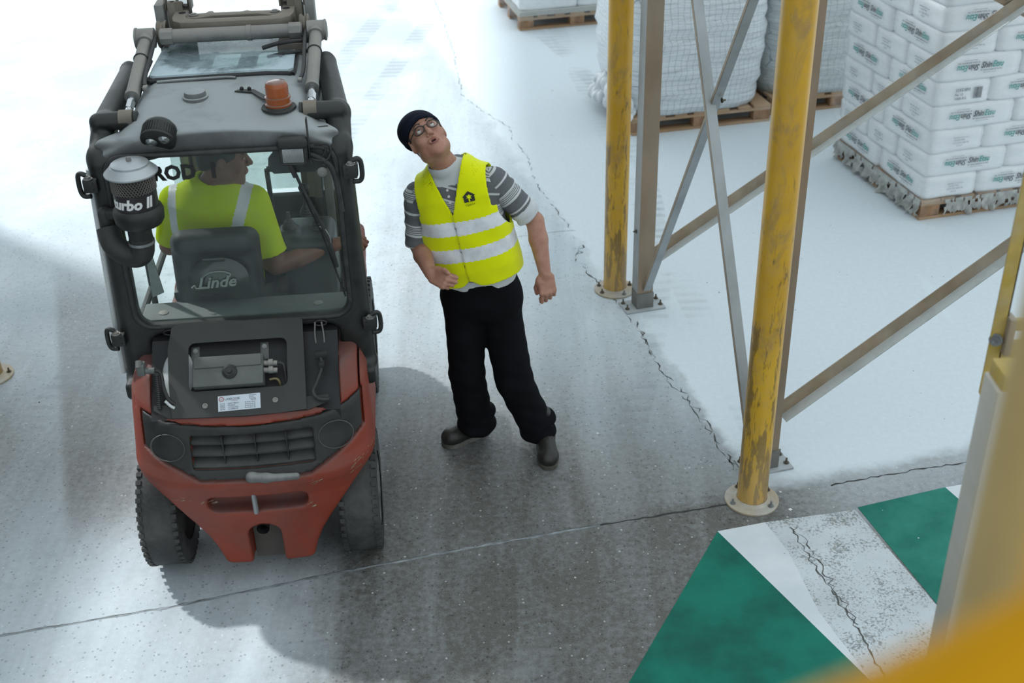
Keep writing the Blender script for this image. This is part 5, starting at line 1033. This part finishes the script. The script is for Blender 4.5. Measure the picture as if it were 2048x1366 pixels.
def glasses():
    fr = None
    for q in (-1, 1):
        pts = [P(q*.0325+.0235*math.cos(a)*(1 if True else 1), -.1035+.018*((.0235*math.cos(a)*q+.0325)/.056)**2*1.2, .010+.0175*math.sin(a)) for a in np.linspace(0, 2*math.pi, 28, endpoint=False)]
        g = MB().tube(pts, .0025, 8, closed=True); o = g.build('glasses_rim', GL_, man, 60)
        MB().raw(pts, [tuple(range(28))]).build('glasses_lens', CLR2, man, 0)
        MB().tube([P(q*.0555, -.086, .016), P(q*.068, -.055, .014), P(q*.0775, -.01, .012), P(q*.080, .018, .006)], .0022, 6, sub=4).build('glasses_temple', GL_, man, 60)
    MB().tube([P(-.010, -.104, .014), P(0, -.1065, .017), P(.010, -.104, .014)], .0018, 6, sub=4).build('glasses_bridge', GL_, man, 60)
CLR2 = glass_mat('spectacle_glass', (.95, .96, .96), 0, .10, 0)
man_kids(glasses)
# shirt
def shirt_mat(name, rot=(0, 0, 0), loc=0.0):
    m, nt, b = newmat(name); k = NT(nt); o = k.obj(); mp = k.n('ShaderNodeMapping'); k.l(o, mp.inputs[0]); mp.inputs['Rotation'].default_value = rot; sp = k.n('ShaderNodeSeparateXYZ'); k.l(mp.outputs[0], sp.inputs[0])
    f = k.math('FRACT', k.math('DIVIDE', k.math('ADD', sp.outputs[2], loc), .155)); r = k.n('ShaderNodeValToRGB'); k.l(f, r.inputs[0]); cr = r.color_ramp; cr.interpolation = 'CONSTANT'
    G, W_ = (.105, .112, .122, 1), (.62, .64, .65, 1); cr.elements[0].position = 0; cr.elements[0].color = G; cr.elements[1].position = .30; cr.elements[1].color = W_
    for p_, c_ in ((.36, G), (.66, W_), (.72, (.30, .31, .32, 1)), (.95, W_)): e = cr.elements.new(p_); e.color = c_
    fine = k.math('GREATER_THAN', k.math('FRACT', k.math('DIVIDE', sp.outputs[2], .008)), .5); inz = k.math('MULTIPLY', k.math('GREATER_THAN', f, .72), k.math('LESS_THAN', f, .95))
    c = k.mix(inz, r.outputs[0], k.mix(fine, (.62, .64, .65), (.12, .13, .14))); c = k.mix(k.math('MULTIPLY', k.noise(o, 60, 4, .7), .3), c, (.25, .26, .27)); k.l(c, b.inputs['Base Color']); b.inputs['Roughness'].default_value = .9; k.bump(k.noise(o, 30, 4, .6), .2, .01, b); return m
SH1 = shirt_mat('striped_shirt', (0, R(-11.5), 0), .065); SHW = mat('pale_shirt_trim', (.60, .63, .65), .85, var=.1, bump=.2)
def make_sleeve(a, b, t1, r0, r1, name, cuffs):
    lo = [min(a[i], b[i])-.10 for i in range(3)]; hi = [max(a[i], b[i])+.10 for i in range(3)]; s = SDF(lo, hi, .0048); e = a.lerp(b, t1); s.add(capsule(a, e, r0, r1))
    d = (b-a).normalized(); dn = np.array(d); an = np.array(a); Lc = (e-a).length
    s.add(capsule(e-d*.035, e-d*.012, r1+.004, r1+.005), .006)
    def w_(D, X, Y, Z):
        u = (X-an[0])*dn[0]+(Y-an[1])*dn[1]+(Z-an[2])*dn[2]; D = D+.0028*np.sin(u*120+X*40)*np.sin(X*55+Z*20); D = smax(D, u-Lc, .004); return D
    s.apply(w_); q = (e-a).length
    m = shirt_mat(name+'_cloth', (0, -math.atan2(-d.x, -d.z), 0), .04 if cuffs else .0)
    return s.build(name, [m, SHW if cuffs else m], man, xf=man_xf, mi=lambda c: (((c+np.array(MO)-an) @ dn) > q-.060).astype(int))
make_sleeve(ShR, ElR, 1.0, .066, .060, 'sleeve', False); make_sleeve(ShL, ElL, .86, .066, .058, 'sleeve', True)
s = SDF((-.46, 4.82, .86), (.16, 5.26, 1.62), .006); tf2 = lambda X, Y, Z: torso(X, Y, Z, .010, .006, .0012); s.apply(lambda D, X, Y, Z: tf2(X, Y, Z)); s.add(capsule(ShR, ShR+Vector((-.01, 0, -.03)), .062), .03).add(capsule(ShL, ShL+Vector((.01, 0, -.02)), .062), .03)
s.add(capsule(Vector((-.262, 5.03, 1.50)), Vector((-.285, 5.01, 1.535)), .066), .012)
s.cut(capsule(Vector((-.265, 5.03, 1.50)), HO+Vector((0, 0, -.03)), .0575), .004)
s.apply(lambda D, X, Y, Z: smax(D, -(tloc(X, Y, Z)[2]+.012), .006)); 
def mi_sh(c):
    c = c+np.array(MO); x, y, z = tloc(c[:, 0], c[:, 1], c[:, 2]); return ((z < .055) | ((z > .425) & (y < .0) & (np.abs(x+.01) < .11) & (z > .522))).astype(int)
s.build('shirt', [SH1, SHW], man, xf=man_xf, mi=mi_sh)
def surf_y(x, z, off, flare=.0):
    lo, hi = 4.70, 5.04
    for _ in range(30):
        mid = (lo+hi)/2
        if float(torso(np.float64(x), np.float64(mid), np.float64(z), off, flare)) < 0: hi = mid
        else: lo = mid
    return hi
for zz in (.505, .478, .452):
    p = tl(-.012, -.1, zz); y = surf_y(p.x, p.z, .011); root_off(MB().lathe([(.006, 0), (.006, .003), (0, .003)], frame((p.x, y, p.z), (0, -1, .3)), 14).build('shirt_button', mat('button_white', (.7, .7, .68), .3), man))
# vest
HV = mat('hi_vis_yellow', (.80, .86, .0), .8, spec=.15, var=.10, vs=5, bump=.25, bs=16); HV.node_tree.nodes['Principled BSDF'].inputs['Sheen Weight'].default_value = .2
REF = mat('reflective_tape', (.80, .83, .86), .35, .05, var=.22, vs=16, bump=.5, bs=22); s = SDF((-.48, 4.79, .90), (.16, 5.28, 1.64), .0052)
def vest(D, X, Y, Z):
    x, y, z = tloc(X, Y, Z); xs_ = x+.015-np.clip(.12-z, 0, .2)*.05; seam = np.clip(xs_/.010, 0, 1)
    b = torso(X, Y, Z, .0235, .026, .0024); b = smin(b, np.sqrt((np.abs(x)-.172)**2+y**2+(z-.462)**2)-.083, .04)
    d = np.abs(b-.0075*seam*(y < 0))-.0040
    arm = np.sqrt(((z-.375)/1.0)**2+(y/.9)**2)-.108; arm = np.maximum(arm, .142-np.abs(x)-.25*np.clip(z-.40, 0, .1)); d = smax(d, -arm, .004)
    tip = smax(np.abs(x)-.166, z-9, .001); d = smax(d, np.where(z > .40, np.abs(x)-.168, -1), .01)
    vv = np.where(y < .03, (np.abs(x+.006)-(z-.40)*.37), 1.0); d = smax(d, -vv, .003); d = smax(d, -(np.sqrt(x**2+(y-.02)**2)-.078), .004) if True else d
    hem = z-.045-.030*np.exp(-((x+.002)/.030)**2)*(y < 0); d = smax(d, -hem, .003); return d
s.apply(vest)
def mi_v(c):
    x, y, z = tloc(c[:, 0], c[:, 1], c[:, 2]); return (((z > .196) & (z < .260)) | ((z > .068) & (z < .132))).astype(int)
vo = s.build('hi_vis_vest', [HV, REF], man, xf=man_xf, mi=mi_v); vo['label'] = 'yellow hi-vis vest with two reflective bands'
def on_vest(x, z, off=.0345):
    p = tl(x, -.1, z); y = surf_y(p.x, p.z, off, .026); return Vector((p.x, y, p.z))
LG = mat('logo_black', (.012, .014, .012), .6); pent = [(-.024, -.020), (.024, -.020), (.024, .004), (.030, .004), (0, .026), (-.030, .004), (-.024, .004)]; palm = [(-.003, -.018), (.003, -.018), (.002, -.004), (.012, -.008), (.006, .001), (.015, .004), (.005, .007), (.003, .014), (-.002, .008), (-.012, .009), (-.006, .003), (-.014, -.003), (-.004, -.001)]
def flat_on_vest(name, poly, cx, cz, m, lift, parent):
    pts = [on_vest(cx+x, cz+z, 0.031+lift) for x, z in poly]; return root_off(MB().raw(pts, [tuple(range(len(pts)))]).build(name, m, parent, 0))
lg = flat_on_vest('vest_logo', pent, .078, .470, LG, .0085, man); flat_on_vest('vest_logo_palm', palm, .078, .470, HV, .0092, man)
me = text_mesh('Cayamo', .013, .0002, .3); me.materials.append(LG)
for v in me.vertices: p = on_vest(.078-.024+v.co.x, .434+v.co.y, 0.031+.0085); v.co = p
o = bpy.data.objects.new('vest_logo_lettering', me); C.objects.link(o); o.parent = man; root_off(o)
# trousers
TR = mat('black_trouser_cloth', (.0065, .0068, .009), .9, spec=.12, var=.3, vs=7, bump=.35, bs=18); s = SDF((-.42, 4.86, .04), (.26, 5.26, 1.01), .0055)
s.add(ellip((-.140, 5.045, .875), (.186, .138, .135))); s.apply(lambda D, X, Y, Z: smin(D, smax(torso(X, Y, Z, .014), tloc(X, Y, Z)[2]-.03, .004), .03))
for h, kn, a, r2, r3 in ((HiR, KnR, Vector((-.193, 5.09, .125)), .086, .088), (HiL, KnL, Vector((.112, 5.035, .115)), .090, .084)):
    s.add(capsule(h, kn, .100, r2), .035); s.add(capsule(kn, a, r2, r3), .02)
    s.add(ellip((a.x+.01, a.y, a.z-.02), (r3*1.05, r3*1.08, .05)), .03); s.add(ellip((a.x+.03, a.y-.01, a.z+.05), (r3*.85, r3*.9, .03), Euler((R(12), R(-18), 0)).to_matrix()), .02)
s.apply(lambda D, X, Y, Z: smax(D, np.where(X < -.05, .052, .036)+.25*(Y-5.05)*-1-Z, .006))
s.apply(lambda D, X, Y, Z: D+.0035*np.sin(X*50+Z*36)*np.sin(Z*42-X*18+Y*20)*np.clip((1.0-Z)*1.4, .1, 1)); s.apply(lambda D, X, Y, Z: smax(D, Z-(.982+.20*(X+.14)), .006))
s.build('trousers', TR, man, xf=man_xf)
# boots
LEA = mat('dusty_black_leather', (.011, .010, .008), .32, var=.4, vs=14, dust=.35, dcol=(.06, .06, .05), top=.16, bump=.3, bs=60); SOLE = mat('boot_sole', (.075, .072, .055), .7, var=.3, dust=.4)
def boot(heel, toe, ank):
    h, t_ = Vector((*heel, 0)), Vector((*toe, 0)); d = (t_-h).normalized(); n = Vector((-d.y, d.x, 0)); Mx = Matrix((n, d, Vector((0, 0, 1)))).transposed(); L = (t_-h).length
    lo = [min(h[i], t_[i])-.08 for i in (0, 1)]+[-.005]; hi = [max(h[i], t_[i])+.08 for i in (0, 1)]+[.22]; s = SDF(lo, hi, .004)
    s.add(ellip(t_-d*.062+Vector((0, 0, .045)), (.054, .064, .050), Mx)); s.add(ellip(t_-d*.14+Vector((0, 0, .055)), (.047, .07, .054), Mx), .03); s.add(ellip(h+d*.055+Vector((0, 0, .05)), (.043, .054, .058), Mx), .03); s.add(capsule(h+d*.075+Vector((0, 0, .07)), Vector((ank.x, ank.y, .19)), .048, .050), .025)
    s.apply(lambda D, X, Y, Z: smax(D, .018-Z, .003)); b = s.build('boot', LEA, man, xf=man_xf)
    sp = []; 
    for a in np.linspace(0, 2*math.pi, 40, endpoint=False):
        u = math.cos(a); w_ = math.sin(a); along = L/2*(1+u); wid = .056 if along > L*.6 else .044+.004*math.cos(along*8); e_ = 2.6; rr = (abs(u)**e_+abs(w_)**e_)**(-1/e_)
        q = h+d*(L/2+rr*u*L/2)+n*(rr*w_*wid); sp.append((q.x, q.y))
    o = MB().prism(sp, .026, Matrix.Translation((0, 0, .0006))).build('boot_sole', SOLE, man, 40); root_off(o)
    for i in range(4):
        c = t_-d*(.125+.022*i)+Vector((0, 0, .100+.012*i)); root_off(MB().tube([c-n*.022-Vector((0, 0, .006)), c+Vector((0, 0, .004)), c+n*.022-Vector((0, 0, .006))], .0028, 6, sub=3).build('lace', TR, man, 60))
boot((-.138, 5.175), (-.362, 5.035), AkR); boot((.150, 5.095), (.166, 4.815), AkL)
# ---- the driver, in the truck's frame
drv = thing('person', 'seated forklift driver in yellow hi-vis t-shirt, head turned in profile', 'person', FO, FA); drv['tan'] = 1
ho = Vector((-.062, .885, 1.648)); fd = Vector((.97, .10, -.10)).normalized(); ud = Vector((.02, .03, 1)); ud = (ud-fd*ud.dot(fd)).normalized(); xd = (-fd).cross(ud); DA = Matrix((xd, -fd, ud)).transposed()
s = SDF((-.52, .55, .90), (.62, 1.45, 1.80), .0048); Pd = head(s, ho, DA, Vector((-.135, .89, 1.50)), mouth=.003)
def dt(X, Y, Z, off=0.0, wr=0):
    x, y = X+.125+.10*(1.45-Z)*0, Y-.895; z = Z+.08*(X+.12); rx = np.interp(z, [1.0, 1.2, 1.35, 1.45, 1.52, 1.58], [.165, .175, .195, .185, .13, .06])+off; ry = np.interp(z, [1.0, 1.2, 1.35, 1.45, 1.52, 1.58], [.12, .125, .125, .115, .085, .05])+off
    d = ((np.abs(x)/rx)**2.4+(np.abs(y)/ry)**2.4+1e-9)**(1/2.4); d = (d-1)*np.minimum(rx, ry)
    if wr: d = d+wr*(np.sin(X*16+Z*40)+.5*np.sin(X*30-Z*25))
    return smax(d, np.abs(z-1.27)-.29-off, .03)
df_ = lambda X, Y, Z: dt(X, Y, Z, -.004); df_.lo = V3((-.34, .70, .95)); df_.hi = V3((.10, 1.08, 1.62)); s.add(df_, .03)
dSR, dSL, dER, dEL, dWR, dWL = Vector((.035, .89, 1.44)), Vector((-.30, .90, 1.46)), Vector((.098, .87, 1.135)), Vector((-.37, .96, 1.22)), Vector((.385, .93, 1.195)), Vector((-.30, 1.16, 1.22))
for a, b, c_ in ((dSR, dER, dWR), (dSL, dEL, dWL)): s.add(capsule(a, b, .052, .043), .03); s.add(capsule(b, b.lerp(c_, .35), .044, .045), .01); s.add(capsule(b.lerp(c_, .35), c_, .045, .028), .012)
hand(s, dWR, (1, .05, .10), (0, -.5, 1), (0, .9, .25), ((60, 60, 40),)*4, .98); hand(s, dWL, (.3, 1, .1), (-.5, 0, 1), (1, 0, .3), ((40, 50, 40),)*4, .98)
for q in (-.22, -.02): s.add(capsule((q, .92, 1.03), (q*1.1, 1.34, 1.06), .085, .065), .03)
s.build('body', SKIN2, drv); face_bits(drv, ho, DA, Pd, HAIR, op=.002)
dA, dO = np.array(DA), np.array(ho); s = SDF(tuple(ho[i]-.15 for i in range(3)), tuple(ho[i]+.15 for i in range(3)), .0045); s.add(ellip(Pd(0, .022, .040), (.085, .104, .090), DA)); s.add(ellip(Pd(0, .07, -.02), (.060, .045, .06), DA), .02)
def cutd(D, X, Y, Z):
    x, y, z = [dA[0, i]*(X-dO[0])+dA[1, i]*(Y-dO[1])+dA[2, i]*(Z-dO[2]) for i in range(3)]
    D = smax(D, -np.maximum(y+.050-.2*0, z-.065+.0*y), .01); D = smax(D, -(z+.028+.6*np.minimum(y-.02, 0)+.35*np.maximum(0, y-.04)), .008); return D
s.apply(cutd); s.cut(ellip(Pd(-.088, .012, -.008), (.020, .026, .034), DA), .004).cut(ellip(Pd(.088, .012, -.008), (.020, .026, .034), DA), .004); s.build('hair', mat('dark_hair', (.016, .014, .012), .7, var=.3, vs=60, bump=.5, bs=180), drv)
HV2 = mat('hi_vis_shirt', (.56, .72, .0), .8, spec=.15, var=.12, vs=5, bump=.2, bs=14); s = SDF((-.52, .66, 1.02), (.26, 1.12, 1.60), .0055); s.apply(lambda D, X, Y, Z: dt(X, Y, Z, .012, .0022))
s.add(capsule(dSR, dSR.lerp(dER, .78), .070, .064), .03).add(capsule(dSR.lerp(dER, .78), dSR.lerp(dER, .80), .064, .070), .01).add(capsule(dSL, dSL.lerp(dEL, .85), .068, .064), .03)
for a, b, q in ((dSR, dER, .80), (dSL, dEL, .87)):
    d = np.array((b-a).normalized()); e = np.array(a.lerp(b, q)); s.apply(lambda D, X, Y, Z, d=d, e=e, a=a: np.where((np.abs(X-e[0])+np.abs(Y-e[1])+np.abs(Z-e[2]) < .30), smax(D, (X-e[0])*d[0]+(Y-e[1])*d[1]+(Z-e[2])*d[2]-.0+np.where(np.abs(X+.13) < .175, -.2, 0), .004), D))
s.cut(capsule((-.13, .885, 1.50), (-.10, .885, 1.66), .062), .006)
def mi_d(c):
    x, y, z = c[:, 0], c[:, 1], c[:, 2]; a = (np.abs(x-(.012-(1.5-z)*.36)) < .026) & (z > 1.26) & (y < .95) & (y > 0); b = (np.abs(x-(-.298-(1.5-z)*.06)) < .018) & (z > 1.2) & (y < .95); return (a | b).astype(int)
s.build('t_shirt', [HV2, mat('tape_white', (.72, .74, .78), .45, .0, var=.06)], drv, mi=mi_d)['label'] = 'yellow-green hi-vis t-shirt with white shoulder straps'
s = SDF((-.40, .70, .90), (.16, 1.50, 1.20), .008)
for q in (-.22, -.02): s.add(capsule((q, .90, 1.03), (q*1.1, 1.33, 1.06), .095, .075), .03)
s.build('trousers', TR, drv)
del drv['tan']
